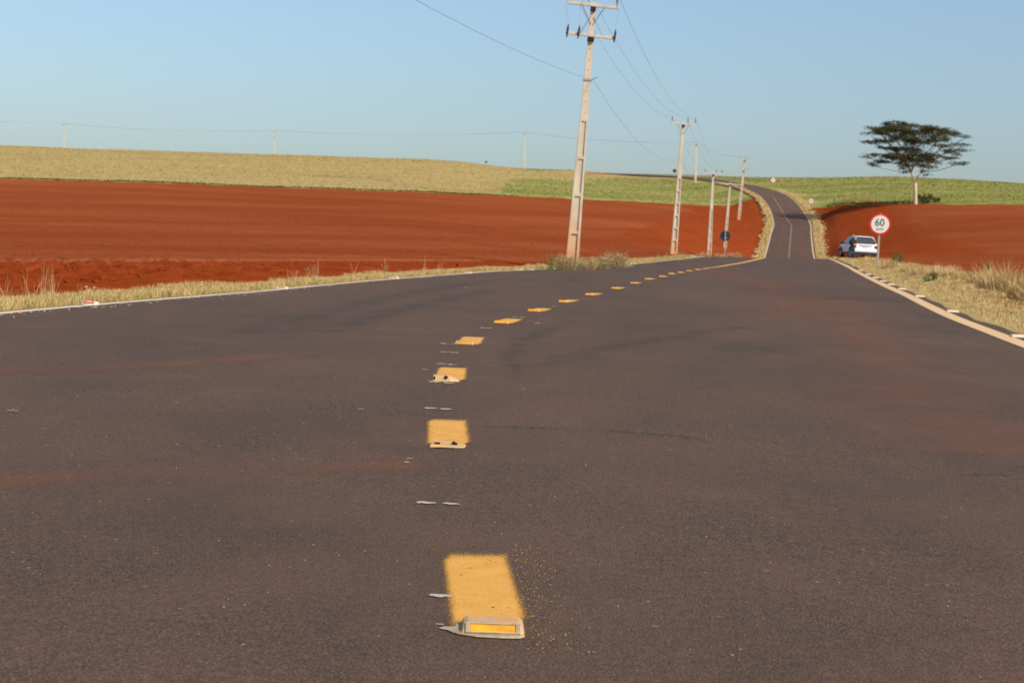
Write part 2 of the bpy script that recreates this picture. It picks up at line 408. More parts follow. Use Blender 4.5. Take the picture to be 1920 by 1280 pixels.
def soil_attrs(v):
    x, y, z = v.T; px, py = proj(x, y, z); r = np.hypot(x, y)
    nz = vnoise(x*.05, y*.05, 21)*2.5+vnoise(x*.4, y*.4, 22)*1.2
    band = np.zeros(len(x))
    left = (y > 20) & (x < lx(y))
    for y0, sl_, hw in ((382, .019, 4.5), (413, .014, 2.2), (437, .012, 4.5), (463, .012, 5)):
        d = np.abs(py-(y0+sl_*px+nz)); band = np.maximum(band, left*sstep(1.6-d/hw)*.8)
    right = (y > 20) & (x > rx(y))
    for y0, hw in ((392, 3), (408, 3), (430, 4), (452, 3)):
        d = np.abs(py-(y0+nz)); band = np.maximum(band, right*sstep(1.6-d/hw)*.45)
    rawl = left*sstep((py-(488.5+px*.001+nz*.5))/2.5)
    band = np.where(rawl > .3, band*.2, band)
    # orange tracks of bare soil beside the road
    tr = right*sstep((9-np.abs(x-rx(y)-9))/5)*sstep((y-100)/30)*.8+left*sstep((10-np.abs(lx(y)-x-8))/4)*sstep((y-125)/30)*.7
    lit_ridge = left*(px < 900)*sstep(1-np.abs(py-(487.0+px*.001+nz*.4))/1.8)  # sunlit top of the low ridge, painted as a paler strip
    return {'lit_ridge': lit_ridge, 'band': band, 'raw': np.clip(rawl+tr+right*(py > 495)*.6, 0, 1)}
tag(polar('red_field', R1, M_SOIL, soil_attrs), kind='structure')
t2 = np.concatenate([np.linspace(0, 1, 230), [1.15, 1.4, 1.8, 2.5, 4, 7, 12, 22]])
R2 = RB[None]+t2[:, None]*(470-RB[None])
def hill_attrs(v):
    x, y, z = v.T; px, py = proj(x, y, z)
    n_ = vnoise(x*.03, y*.03, 31)*30+vnoise(x*.15, y*.15, 32)*14
    g = sstep((px-915+n_*1.3+(py-345)*1.0)/95)*sstep((py-331-(px-950)*.004+n_*.08)/9)
    g = np.maximum(g, sstep((px-780+n_*2)/200)*sstep((py-(358+(px-800)*.04))/4)*.9)
    g = np.maximum(g, sstep((px-960)/60)*sstep((1110-px)/60)*sstep((322-py)/3)*1.0)
    g = np.maximum(g, (x > rx(y))*.78*(px > 1100))
    g = np.where((px < 900), g+sstep((py-(334+px*.028))/5)*.25, g)
    b = sstep((14-np.abs(py-(352+(px-1560)*.10)))/8)*sstep((px-1500)/40)*sstep((1680-px)/60)*.35
    b = np.maximum(b, sstep((3-np.abs(py-376))/2)*sstep((px-1560)/20)*sstep((1660-px)/20)*.8)
    b = np.maximum(b, sstep((3.0-np.abs(py-(324+(px-1080)*.03)))/2)*sstep((px-1085)/20)*sstep((1200-px)/40)*.75)
    b = np.maximum(b, sstep((5-np.abs(y-lx(y)*0-y))/5)*sstep((4-np.abs(lx(y)-x-5))/4)*.45*(y > 285))
    return {'green': g, 'bare': b}
tag(polar('grassland', R2, M_HILL, hill_attrs), kind='structure')
# ------------------------------------------------------------------ the road
SK = []
def road_mesh():
    Y = np.concatenate([np.arange(-40, 2, 2.), np.arange(2, 30, .5), np.arange(30, 120, 1.), np.arange(120, 449.5, 1.5)])
    T = np.linspace(0, 1, 15); a = lx(Y)-ASL; b = rx(Y)+ASR
    jr = (vnoise(Y*.8, Y*0, 41)*.16+vnoise(Y*2.7, Y*0, 42)*.08)*np.interp(Y, [0, 50, 200], [1, 1, 3])
    b = b+jr
    X = a[:, None]+(b-a)[:, None]*T[None]; YY = np.repeat(Y[:, None], 15, 1)
    Z = roadz(X.ravel(), YY.ravel()).reshape(X.shape)
    # skirts down to the soil
    for e_ in (0, -1):
        m_ = len(Y); sx_ = -.03 if e_ == 0 else .03
        sv = np.r_[np.c_[X[:, e_], Y, Z[:, e_]], np.c_[X[:, e_]+sx_, Y, Z[:, e_]-.35]]; k_ = np.arange(m_-1)
        SK.append((sv, np.c_[k_, k_+1, k_+m_+1, k_+m_]))
    nr, nc = X.shape
    i, j = np.meshgrid(np.arange(nr-1), np.arange(nc-1), indexing='ij'); q = (i*nc+j).ravel()
    return mesh_np('road', np.c_[X.ravel(), YY.ravel(), Z.ravel()], np.c_[q, q+1, q+nc+1, q+nc], M_ASPH, None, True)
road = tag(road_mesh(), kind='structure')
for sv, sf in SK: mesh_np('asphalt_edge', sv, sf, M_ASPH, road)
def ribbon(name, cx, cy, width, material, lift=.004, rim=.25, ends=True, parent=road, hz=None):
    """painted strip along the polyline (cx,cy) on the road; three quads across carry the 'edge' attribute"""
    cx, cy = np.asarray(cx, float), np.asarray(cy, float)
    tx, ty = np.gradient(cx), np.gradient(cy); L = np.hypot(tx, ty); nx, ny = ty/L, -tx/L
    wd = np.full(len(cx), width) if not hasattr(width, '__len__') else np.asarray(width)
    offs = [-.5-rim*.3, -.5+rim*.4, .5-rim*.4, .5+rim*.3]; ev = [0, 1, 1, 0]
    vs = []; e = []
    m = len(cx)
    for i in range(m):
        for o_, q in zip(offs, ev):
            x, y = cx[i]+nx[i]*o_*wd[i], cy[i]+ny[i]*o_*wd[i]
            vs.append((x, y, 0)); e.append(q*(0 if ends and i in (0, m-1) else 1))
    vs = np.array(vs); vs[:, 2] = (hz or roadz)(vs[:, 0], vs[:, 1])+lift+np.clip(vs[:, 1]-60, 0, 400)*.00022
    f = [(i*4+k, i*4+k+1, (i+1)*4+k+1, (i+1)*4+k) for i in range(m-1) for k in range(3)]
    return mesh_np(name, vs, f, material, parent, False, {'edge': e})
yy = np.concatenate([np.arange(-30, 60, .7), np.arange(60, 448, 1.5)])
ribbon('edge_line', lx(yy)+.02, yy, .15, M_WHT, rim=.2)
wr = np.interp(yy, [0, 30, 100, 200, 450], [.27, .25, .20, .2, .2])
ribbon('edge_line', rx(yy), yy, wr, M_WDU, rim=.2)
# centre line: studs and spray marks located on the road through their photo positions
STUD = [(923, 1192, 122), (839, 840, 70), (836, 716, 50), (870, 647, 36), (940, 607, 28), (1001, 584.5, 23), (1057, 567, 19), (1106, 553.5, 17),
        (1154, 541.5, 15), (1189, 531.5, 13), (1215, 524, 12), (1241, 519, 11), (1259, 514, 11), (1276, 511.5, 10), (1292, 508.5, 9.5), (1308, 506, 9)]
cpts = [hit(a, b) for a, b, _ in STUD]
far = [hit(1330, 502.5), hit(1346, 500.5), hit(1365, 497.3), hit(1400, 491)]
mid = lambda y: .5*(lx(y)+rx(y))
cY = np.array([p[1] for p in cpts+far]+[100, 120, 150, 200, 250, 300, 350, 400, 448])
cX = np.array([p[0] for p in cpts+far]+[.5*(lx(y_)+rx(y_))-(.35 if y_ < 130 else .1) for y_ in (100, 120, 150, 200, 250, 300, 350, 400, 448)])
def cxf(y): return np.interp(y, cY, cX)
def mark(p, k):
    L = 1.02; q = cpts[min(k+1, len(cpts)-1)] if k < len(cpts)-1 else far[0]
    tdir = ((q-p)[0], (q-p)[1]); x0 = p[0]
    if k < 4:
        a_, b_ = [hit(*g) for g in (((921, 1188), (886, 1034)), ((841, 838), (837, 785)), ((842, 716), (848, 689)), ((877, 646), (888, 631)))[k]]
        tdir = (b_[0]-a_[0], b_[1]-a_[1]); L = math.hypot(*tdir); x0 = a_[0]
    l = math.hypot(*tdir); tx, ty = tdir[0]/l, tdir[1]/l
    s = np.linspace(.0, L, 7)+.03
    o = ribbon('yellow_mark', x0+tx*s+.004, p[1]+ty*s, .235, M_YEL, rim=.34)
    return (tx, ty)
dirs = [mark(p, k) for k, p in enumerate(cpts)]
ys = np.arange(cpts[-1][1]+1.6, 112, 1.3)
ribbon('centre_line', cxf(ys), ys, np.interp(ys, [60, 75, 112], [.2, .36, .4]), M_YEL, rim=.2)
ys = np.arange(150, 447, 1.5); ribbon('centre_line', cxf(ys), ys, np.interp(ys, [150, 300, 440], [.22, .30, .4]), M_YFAR, rim=.3)
# white leaf-shaped ticks sprayed across the line
TICK = [(800, 944, 40, 4.2), (846, 946, 34, 3.6), (808, 766.5, 27, 1.9), (836, 768, 24, 1.7), (825, 1119, 44, 6), (829, 683, 22, 1.4), (848, 684.5, 17, 1.2),
        (834, 660.8, 18, 1.2), (852, 662, 18, 1.2), (833, 645, 17, .9), (815, 717, 24, 1.5), (842, 719, 22, 1.4), (905, 615.5, 12, .8), (918, 616, 13, .8),
        (966, 594.6, 12, .7), (979, 595.3, 10, .6), (797, 693.5, 11, .9), (826, 1173, 18, 1.6), (1039, 574, 10, .5), (1010, 606.5, 18, .5), (768, 861, 14, 1), (763, 868, 13, 1.2),
        (24, 771, 24, 1.0), (676, 768, 12, .8), (874, 540, 10, .5), (982, 730, 9, .6)]
for (a, b, wpx, hpx) in TICK:
    v = []; n_ = 18
    for k in range(n_):
        q = 2*math.pi*k/n_; cxk = math.cos(q); jj = 1+.45*random.uniform(-1, 1)
        uu = a+wpx/2*cxk; vv = b+hpx/2*math.sin(q)*(1-.35*cxk)*jj+math.tan(ROLL)*(uu-a)
        h_ = hit(uu, vv); v.append((h_[0], h_[1], h_[2]))
    m_ = MB(); m_.add([(x, y, roadz(np.array([x]), np.array([y]))[0]+.005) for x, y, z in v], [tuple(range(n_))[::-1]]); m_.build('white_tick', M_TICK, road)
# faint tyre tracks
M_TYRE = mat('rubber_smear', (.035, .032, .034), .6); q = N(M_TYRE); p_ = q.pos()
q.l(q.math('MULTIPLY', q.math('MULTIPLY', q.attr('edge'), q.ramp(q.noise(p_, 3, 5, .7), [(.35, 0), (.7, 1)])), .33), q.b.inputs['Alpha'])
for pts, wd in ((((480, 630), (560, 598), (660, 571), (800, 543), (930, 526)), .5), (((620, 625), (720, 590), (830, 562), (930, 543)), .4), (((980, 720), (955, 680), (975, 640), (1080, 600)), .2),
                (((1000, 690), (1120, 655), (1260, 632), (1400, 612)), .3), (((900, 800), (1100, 805), (1300, 822)), .10), (((1330, 830), (1300, 820), (1140, 808)), .06), (((1820, 892), (1860, 890), (1900, 893)), .05)):
    h_ = [hit(*p) for p in pts]; t = np.linspace(0, 1, 30); tt = np.linspace(0, 1, len(h_))
    hx = np.interp(t, tt, [a[0] for a in h_]); hy = np.interp(t, tt, [a[1] for a in h_])
    ks = np.ones(5)/5; hx[2:-2] = np.convolve(hx, ks, 'valid'); hy[2:-2] = np.convolve(hy, ks, 'valid')
    ribbon('tyre_mark', hx, hy, wd, M_TYRE, lift=.0022, rim=1.2)
M_DUST = mat('red_dust_stain', (.26, .105, .055), .9); q = N(M_DUST); p_ = q.pos()
q.l(q.math('MULTIPLY', q.math('MULTIPLY', q.attr('edge'), q.ramp(q.noise(p_, .5, 5, .7), [(.3, 0), (.65, 1)])), .38), q.b.inputs['Alpha'])
ys = np.arange(150, 300, 1.5); ribbon('dust_stain', mid(ys)+.27*(rx(ys)-lx(ys)), ys, 1.1, M_DUST, lift=.003, rim=.8)
ribbon('dust_stain', mid(ys)-.25*(rx(ys)-lx(ys)), ys, .6, M_DUST, lift=.003, rim=.8)
for pts, wd in ((((1560, 560), (1640, 660), (1720, 760), (1900, 860)), 1.2), (((-200, 700), (0, 694), (200, 690), (420, 676), (600, 660)), .35), (((-300, 920), (60, 900), (280, 885), (600, 880), (800, 870)), .3), (((1330, 505), (1460, 540), (1500, 600)), 1.6)):
    h_ = [hit(*p) for p in pts]; t = np.linspace(0, 1, 30); tt = np.linspace(0, 1, len(h_))
    ribbon('dust_stain', np.interp(t, tt, [a[0] for a in h_]), np.interp(t, tt, [a[1] for a in h_]), wd, M_DUST, lift=.003, rim=1.2)
# ------------------------------------------------------------------ road studs
M_CASE = simple('cream_stud_plastic', (.38, .25, .13), (.56, .39, .22), 25, .55, bump=.3, bd=.003)
M_CASEW = simple('white_stud_plastic', (.62, .55, .44), (.74, .68, .58), 25, .55)
M_GLUE = simple('grey_resin', (.28, .21, .13), (.42, .34, .22), 30, .7, bump=.4, bd=.005)
M_CASEP = simple('peach_stud_plastic', (.66, .40, .19), (.74, .50, .28), 25, .6)
M_CASEO = simple('orange_stud_plastic', (.68, .30, .05), (.74, .36, .08), 25, .5)
M_AMB = mat('amber_reflector', (.90, .42, .015), .25, 0, .6); q = N(M_CASE); c0 = q.b.inputs['Base Color'].links[0].from_socket
q.color(q.mix(q.ramp(q.noise(q.pos(), 22, 5, .7), [(.42, 0), (.58, .8)]), c0, (.60, .29, .09)))
q = N(M_AMB)
q.color(q.ramp(q.noise(q.pos(), 14, 4, .7), [(.35, (.60, .20, .006)), (.6, (.82, .36, .010))]))
M_REDR = mat('red_reflector', (.48, .02, .025), .3, 0, .5); M_WHR = mat('white_reflector', (.60, .55, .48), .25, 0, .6)
def stud_parts(root, case, refl, sc=1.0, broken=0, far_=False):
    w2, d2, h = .1*sc, .065*sc, .033*sc
    b = MB()
    if broken == 0:
        # plinth, then a chamfered hump whose front face is recessed for the lens
        prof = [(-d2, .006), (-d2*.70, h), (d2*.70, h), (d2, .006)]
        vs = []
        for sx, ins in ((-1, .0), (1, .0)):
            pass
        X = [-w2, -w2*.94, -w2*.80, w2*.80, w2*.94, w2]; K = [.25, .80, 1, 1, .80, .25]
        for x, k in zip(X, K):
            kk = .82+.18*k
            vs += [(x, -d2*kk, 0), (x, -d2*kk, .006), (x, -d2*.58*kk, h*k), (x, d2*.58*kk, h*k), (x, d2*kk, .006), (x, d2*kk, 0)]
        fs = []
        for i in range(5):
            for j in range(5): fs.append((i*6+j, i*6+j+1, (i+1)*6+j+1, (i+1)*6+j))
            fs.append((i*6+5, i*6, (i+1)*6, (i+1)*6+5))
        fs += [tuple(range(6)), tuple(30+k for k in range(6))[::-1]]
        b.add(vs, [f[::-1] for f in fs]); b.build('body', case, root, bevel=0 if far_ else .002)
        # raised frame round the lens on the front slope
        def fp(x, t, off): # point on the front slope
            y = -d2+(d2-d2*.58)*t; z = .006+(h-.006)*t; L = math.hypot(h-.006, d2*.42)
            ny, nz = -(h-.006)/L, (d2*.42)/L
            return (x, y+ny*off, z+nz*off)
        if not far_:
            fr = MB()
            for x0, x1, t0, t1_ in ((-w2*.86, w2*.86, .84, .97), (-w2*.86, w2*.86, .02, .14), (-w2*.86, -w2*.72, .14, .84), (w2*.72, w2*.86, .14, .84)):
                v = [fp(x0, t0, 0), fp(x1, t0, 0), fp(x1, t1_, 0), fp(x0, t1_, 0), fp(x0, t0, .005), fp(x1, t0, .005), fp(x1, t1_, .005), fp(x0, t1_, .005)]
                fr.add(v, [(3, 2, 1, 0), (4, 5, 6, 7), (0, 1, 5, 4), (1, 2, 6, 5), (2, 3, 7, 6), (3, 0, 4, 7)])
            fr.build('frame', M_GLUE if case is M_CASE else case, root)
        l = MB(); k = .70; v = [fp(-w2*k, .16, .0015), fp(w2*k, .16, .0015), fp(w2*k, .82, .0015), fp(-w2*k, .82, .0015)]
        l.add(v+[(a, y_+.004, z_) for a, y_, z_ in v], [(0, 1, 2, 3), (0, 4, 5, 1), (3, 2, 6, 7), (0, 3, 7, 4), (1, 5, 6, 2)])
        l.build('reflector', refl, root)
    elif broken == 1:      # sheared off nearly flat
        b.add([(-w2, -.06, 0), (w2*.3, -.065, 0), (w2*.9, -.05, 0), (w2, .03, 0), (-w2*.8, .05, 0), (-w2*.95, -.05, .014), (w2*.2, -.055, .010), (w2*.85, -.045, .005), (w2*.9, .02, .012), (-w2*.7, .04, .02)],
              [(0, 1, 6, 5), (1, 2, 7, 6), (2, 3, 8, 7), (3, 4, 9, 8), (4, 0, 5, 9), (5, 6, 7, 8, 9)]); b.build('body', case, root)
        c = MB(); c.box((.035, -.02, .016), (.028, .02, .02), Matrix.Rotation(.5, 3, 'Y')); c.build('shard', M_DARK, root)
        c = MB(); c.box((-.06, -.03, .018), (.03, .018, .008)); c.build('shard', M_DARK, root)
        d = MB(); d.add([(-w2*.7, -.085, .004), (w2*.35, -.09, .004), (w2*.4, -.07, .006), (-w2*.6, -.066, .006)], [(0, 1, 2, 3)]); d.build('resin_bed', M_GLUE, root)
    else:                  # lens lost, right end crumbled
        b.add([(-w2, -.06, 0), (w2*.35, -.06, 0), (w2, -.05, 0), (w2, .05, 0), (-w2, .06, 0),
               (-w2*.97, -.045, .042), (w2*.2, -.04, .042), (w2*.95, -.03, .006), (w2*.9, .04, .01), (-w2*.97, .03, .042), (w2*.25, .03, .040)],
              [(0, 1, 6, 5), (1, 2, 7, 6), (2, 3, 8, 7), (3, 4, 9, 10, 8), (4, 0, 5, 9), (5, 6, 10, 9), (6, 7, 8, 10)]); b.build('body', case, root)
        c = MB(); c.box((.0, -.058, .034), (.026, .012, .018), Matrix.Rotation(.6, 3, 'Y')); c.build('cavity', M_DARK, root)
        c = MB(); c.box((-.09, -.056, .024), (.012, .008, .026)); c.build('cavity', M_DARK, root)
SL = ['nearest centre stud, whole cream frame round a long amber lens', 'centre stud sheared off flat, a dark shard on its stump, second from the camera',
      'centre stud with broken cream face and no lens, third from the camera', 'whole amber-lensed centre stud on a patch of yellow spray, fourth from the camera',
      'amber centre stud with a black notch behind its lens, fifth from the camera', 'amber centre stud sixth from the camera, where the line bends right',
      'small amber centre stud seventh from the camera', 'small amber centre stud eighth from the camera', 'amber centre stud ninth from the camera', 'amber centre stud tenth from the camera',
      'amber centre stud eleventh from the camera', 'amber centre stud twelfth from the camera', 'amber centre stud thirteenth from the camera',
      'amber centre stud fourteenth from the camera', 'amber centre stud fifteenth from the camera', 'amber centre stud sixteenth from the camera, last before the solid line']
for k, (p, (a_, b_, wpx)) in enumerate(zip(cpts, STUD)):
    tx, ty = dirs[k]; rzz = -math.atan2(tx, ty)
    if k == 0: rzz = math.radians(1.5)
    if k >= 4: rzz *= .6
    o = empty('road_stud', (p[0], p[1]+.05, float(roadz(p[0], p[1]))+.003), rzz)
    tag(o, SL[k], 'road stud', 'amber studs along the centre line')
    sc = wpx/F*p[1]/.2
    stud_parts(o, M_CASE if k < 4 else M_CASEO, M_AMB, max(.85, min(1.3, sc)), {1: 1, 2: 2}.get(k, 0), k > 5)
    if k == 0:
        g = MB(); ring = [(-.155, -.014), (-.138, -.022), (-.125, -.042), (-.105, -.058), (-.05, -.080), (.03, -.086), (.08, -.082), (.097, -.066), (.099, .0), (.06, .04), (-.06, .05), (-.115, .04), (-.118, .012), (-.135, .004), (-.15, .006), (-.165, -.006)]
        bot = [(x, y, .0015) for x, y in ring]; top = [(x*.97, y*.96, .006+.002*math.sin(9*x)) for x, y in ring]; m_ = len(ring)
        g.add(bot+top, [tuple(range(m_, 2*m_))]+[(i, (i+1) % m_, m_+(i+1) % m_, m_+i) for i in range(m_)]); g.build('resin_bed', M_GLUE, o)
    if k in (2, 3):
        g = MB(); s_ = .1*sc
        g.add([(-s_*1.5, -.03, .0015), (-s_*1.1, -.065, .0015), (-s_*.8, -.07, .0015), (-s_*.9, .02, .0015), (-s_*1.1, .0, .0015)], [(0, 1, 2, 3, 4)])
        if k == 3: g.build('resin_bed', M_GLUE, o); g = MB(); g.add([(s_*.9, -.05, .006), (s_*1.6, -.045, .006), (s_*1.5, -.02, .006), (s_*.95, -.02, .006)], [(0, 1, 2, 3)])
        g.build('resin_bed', M_GLUE, o)
LS = [(169, 571, 30), (477, 545.5, 21), (687, 525, 17), (829, 514, 14), (923, 507.5, 12.5), (997, 506, 11), (1055, 504.5, 10.5), (1102, 502, 9.5), (1139, 501, 8), (1169, 498.5, 9), (1197, 495.5, 9)]
ordn = ['nearest', 'second', 'third', 'fourth', 'fifth', 'sixth', 'seventh', 'eighth', 'ninth', 'tenth', 'last']
for k, (a, b, wpx) in enumerate(LS):
    p = hit(a, b); x = float(lx(p[1]))-.05; sc = wpx/F*p[1]/.2
    o = empty('road_stud', (x, p[1], float(roadz(x, p[1]))+.005), math.radians(-2))
    tag(o, 'white stud with red reflector on the left road edge, %s from the camera' % ordn[k], 'road stud', 'red and white studs along the left edge')
    stud_parts(o, M_CASEW, M_REDR, max(.9, min(1.35, sc)), 0, True)
RS = [(1892, 632, 29), (1780, 585, 22.6), (1725, 557, 18), (1691, 543, 14.5), (1672, 534.5, 12.5), (1653, 528, 11.5), (1638, 521.5, 10.5), (1625, 515, 10), (1614, 508, 9)]
for k, (a, b, wpx) in enumerate(RS):
    p = hit(a, b); x = float(rx(p[1]))+.20; sc = wpx/F*p[1]/.2
    o = empty('road_stud', (x, p[1], float(roadz(x, p[1]))+.003), math.radians(-3))
    tag(o, 'cream stud with white reflector beside the right edge line, %s from the camera' % ordn[k], 'road stud', 'pale studs along the right edge')
    stud_parts(o, M_CASEP, M_WHR, max(1.05, min(1.35, sc)), 0, True)
# crumbs of yellow paint, grit and dry straw lying on the asphalt
def crumbs(name, pts, size, material, label):
    n_ = len(pts); base = np.array([(1, 0, 0), (-1, 0, 0), (0, 1, 0), (0, -1, 0), (0, 0, 1), (0, 0, -.2)], float)
    tri = np.array([(0, 2, 4), (2, 1, 4), (1, 3, 4), (3, 0, 4), (2, 0, 5), (1, 2, 5), (3, 1, 5), (0, 3, 5)])
    s = size*np.random.uniform(.4, 1.3, (n_, 1, 1)); jit = np.random.uniform(.6, 1.3, (n_, 6, 3)); jit[:, :, 2] *= .45
    v = (pts[:, None, :]+base[None]*s*jit).reshape(-1, 3)
    f = (tri[None]+np.arange(n_)[:, None, None]*6).reshape(-1, 3)
    return tag(mesh_np(name, v, f, material), label, 'debris', kind='stuff')
def on_road(x, y): return np.c_[x, y, roadz(x, y)+.002]
n_ = 240; q0 = cpts[0]
t = np.random.rand(n_); x = q0[0]+.13+np.abs(np.random.randn(n_))*.075-.09*t; y = q0[1]-.15+t*1.3
crumbs('paint_crumbs', on_road(x, y), .0030, simple('yellow_crumb', (.66, .30, .05), (.72, .38, .08), 50), 'crumbs of yellow paint scattered right of the nearest mark')
n_ = 900; y = np.exp(np.random.uniform(math.log(3.5), math.log(34), n_)); x = lx(y)+(rx(y)-lx(y))*np.random.rand(n_)
crumbs('grit', on_road(x, y), .004, simple('pale_grit', (.45, .38, .30), (.55, .40, .25), 3), 'pale grit strewn thinly over the asphalt')
n_ = 330; y = np.exp(np.random.uniform(math.log(12), math.log(45), n_)); x = lx(y)+.05+np.abs(np.random.randn(n_))*.22
crumbs('gravel', on_road(x, y), .013, simple('straw_crumb', (.60, .48, .28), (.68, .58, .42), 3), 'straw coloured crumbs strewn along the left edge line')

#PART2
# ------------------------------------------------------------------ verges: mown dry grass beside the road
def verge_mat():
    m = mat('dry_verge', (.42, .33, .16), 1, 0, .05); q = N(m); p = q.pos()
    c = q.ramp(q.noise(p, .7, 5, .7), [(.3, (.36, .25, .10)), (.55, (.48, .35, .15)), (.75, (.35, .29, .11))])
    c = q.mix(.8, c, q.ramp(q.noise(p, 9, 5, .75), [(.3, (.6, .58, .55)), (.5, (1, 1, 1)), (.72, (1.3, 1.3, 1.3))]), 'MULTIPLY')
    k = q.math('ADD', q.attr('rim'), q.math('MULTIPLY', q.math('SUBTRACT', q.noise(p, 1.6, 5, .7), .5), .9))
    c = q.mix(q.ramp(k, [(.45, 1), (.62, 0)]), c, (.33, .115, .045))
    q.color(c); q.bump(q.noise(p, 14, 5, .75), .8, .06); return m
M_VERGE = verge_mat()
VY = np.concatenate([np.arange(4, 40, .25), np.arange(40, 120, .8), np.arange(120, 330, 1.5)])
def vw(side, y):
    if side < 0: return np.interp(y, [4, 15, 20, 30, 42, 55, 70, 100, 200, 260, 330], [1.2, 1.15, 1.3, 1.1, .9, 1.3, 2.0, 1.7, 1.4, 1.5, 2.0])
    return np.interp(y, [4, 17, 25, 40, 60, 100, 200, 260, 330], [2.4, 2.6, 2.9, 3.2, 3.2, 2.4, 1.6, 1.9, 2.1])
def verge(side):
    y = VY; e0 = (lx(y)-ASL-.0) if side < 0 else (rx(y)+ASR-.1)
    sl = np.gradient(e0, y); cs = np.sqrt(1+sl**2)
    jg = np.interp(y, [90, 150], [1, 0]); wd = vw(side, y)*cs*(1+.35*vnoise(y*.35, y*0, 50+side)*jg+.5*vnoise(y*1.1, y*0, 51+side)*jg+(1-jg)*.5*vnoise(y*.09, y*0, 53))
    K = 9; T = np.linspace(0, 1, K)
    X = e0[:, None]+side*wd[:, None]*T[None]; Y = np.repeat(y[:, None], K, 1)
    X0 = X.copy(); X0[:, 0] -= side*.0
    Z = HT(X.ravel(), Y.ravel()).reshape(X.shape)
    zr = roadz(e0, y)
    g = np.minimum(1, T[None]*wd[:, None]/.35)
    Z = np.maximum(Z, zr[:, None]*(1-g)+Z*g)+.02+.0007*Y+np.clip(Y-110, 0, 400)*.0012+(vnoise(X*3, Y*3, 52)*.04*T[None])
    Z[:, 0] = zr-.01
    Z[:, -1] = HT(X[:, -1], Y[:, -1])-.12
    rim = np.repeat((1-T)[None], len(y), 0)*1.4+np.interp(y, [60, 120], [0, .45])[:, None]
    if side > 0: rim[:, 0] = .48*(y < 60)+.7*(y >= 60); rim[:, 1] = np.where(y < 60, .75, 1)
    i, j = np.meshgrid(np.arange(len(y)-1), np.arange(K-1), indexing='ij'); q = (i*K+j).ravel()
    f = np.c_[q, q+1, q+K+1, q+K]
    if side < 0: f = f[:, ::-1]
    return tag(mesh_np('verge', np.c_[X.ravel(), Y.ravel(), Z.ravel()], f, M_VERGE, None, True, {'rim': rim.ravel()}), kind='structure')
verge(-1); verge(1)
# ------------------------------------------------------------------ blades
def leafmat(name, a, b, scale=2.0, trans=.25):
    m = mat(name, a, .85, 0, .12); q = N(m); g = q.n('NewGeometry')
    c = q.ramp(g.outputs['Random Per Island'], [(0, a), (1, b)])
    q.color(c); return m
M_STRAW = leafmat('straw_blades', (.34, .225, .085), (.68, .50, .235))
M_STUB = leafmat('hill_stubble', (.24, .175, .06), (.47, .36, .14))
M_STRAW2 = leafmat('pale_straw', (.44, .29, .11), (.80, .60, .31))
M_GRN = leafmat('green_blades', (.12, .13, .032), (.34, .30, .10))
M_WEED = leafmat('weed_leaves', (.045, .085, .02), (.16, .22, .05))
M_BRUSH = leafmat('dry_brush', (.24, .17, .075), (.62, .47, .24))
M_DKG = leafmat('dark_bush_leaves', (.03, .045, .012), (.10, .12, .035))
def blades(x, y, z, h, wd, lean=.35, seg=2):
    """arrays -> thin bent blades as triangles strips"""
    n_ = len(x); a = np.random.rand(n_)*2*np.pi; la = np.random.rand(n_)*2*np.pi; ln = np.abs(np.random.randn(n_))*lean
    wx, wy = np.cos(a)*wd/2, np.sin(a)*wd/2; dx, dy = np.cos(la)*ln*h, np.sin(la)*ln*h
    V = np.zeros((n_, 5, 3))
    V[:, 0] = np.c_[x-wx, y-wy, z]; V[:, 1] = np.c_[x+wx, y+wy, z]
    V[:, 2] = np.c_[x-wx*.8+dx*.35, y-wy*.8+dy*.35, z+h*.55]; V[:, 3] = np.c_[x+wx*.8+dx*.35, y+wy*.8+dy*.35, z+h*.55]
    V[:, 4] = np.c_[x+dx, y+dy, z+h*(1-.25*np.minimum(ln, 1))]
    T = np.array([(0, 1, 3), (0, 3, 2), (2, 3, 4)])
    return V.reshape(-1, 3), (T[None]+np.arange(n_)[:, None, None]*5).reshape(-1, 3)
def verge_grass(side, n_, y0, y1, m, h0, share):
    y = np.exp(np.random.uniform(math.log(y0), math.log(y1), n_)); t = np.random.rand(n_)**.9
    e0 = (lx(y)-ASL+.03) if side < 0 else (rx(y)+ASR+.08)
    wd = vw(side, y)*(1+.35*vnoise(y*.35, y*0, 50+side)+.5*vnoise(y*1.1, y*0, 51+side))
    x = e0+side*t*wd*1.04
    keep = (vnoise(x*1.2, y*1.2, 60)+.5 > (.18 if side < 0 else .30)) | (np.random.rand(n_) < .35)
    if side > 0: keep &= (t > .03) | (np.random.rand(n_) < .4)
    x, y, t = x[keep], y[keep], t[keep]
    z = np.maximum(HT(x, y), roadz(x, y)-.03*t)+.0007*y
    h = h0*np.random.uniform(.5, 1.35, len(x))*(1+.5*vnoise(x*2, y*2, 61))*np.interp(y, [15, 60, 120], [1, 1.15, 1.5])
    return blades(x, y, z, h, np.random.uniform(.7, 1.3, len(x))*np.interp(y, [10, 30, 100, 200, 300], [.005, .009, .03, .10, .15]), .85)
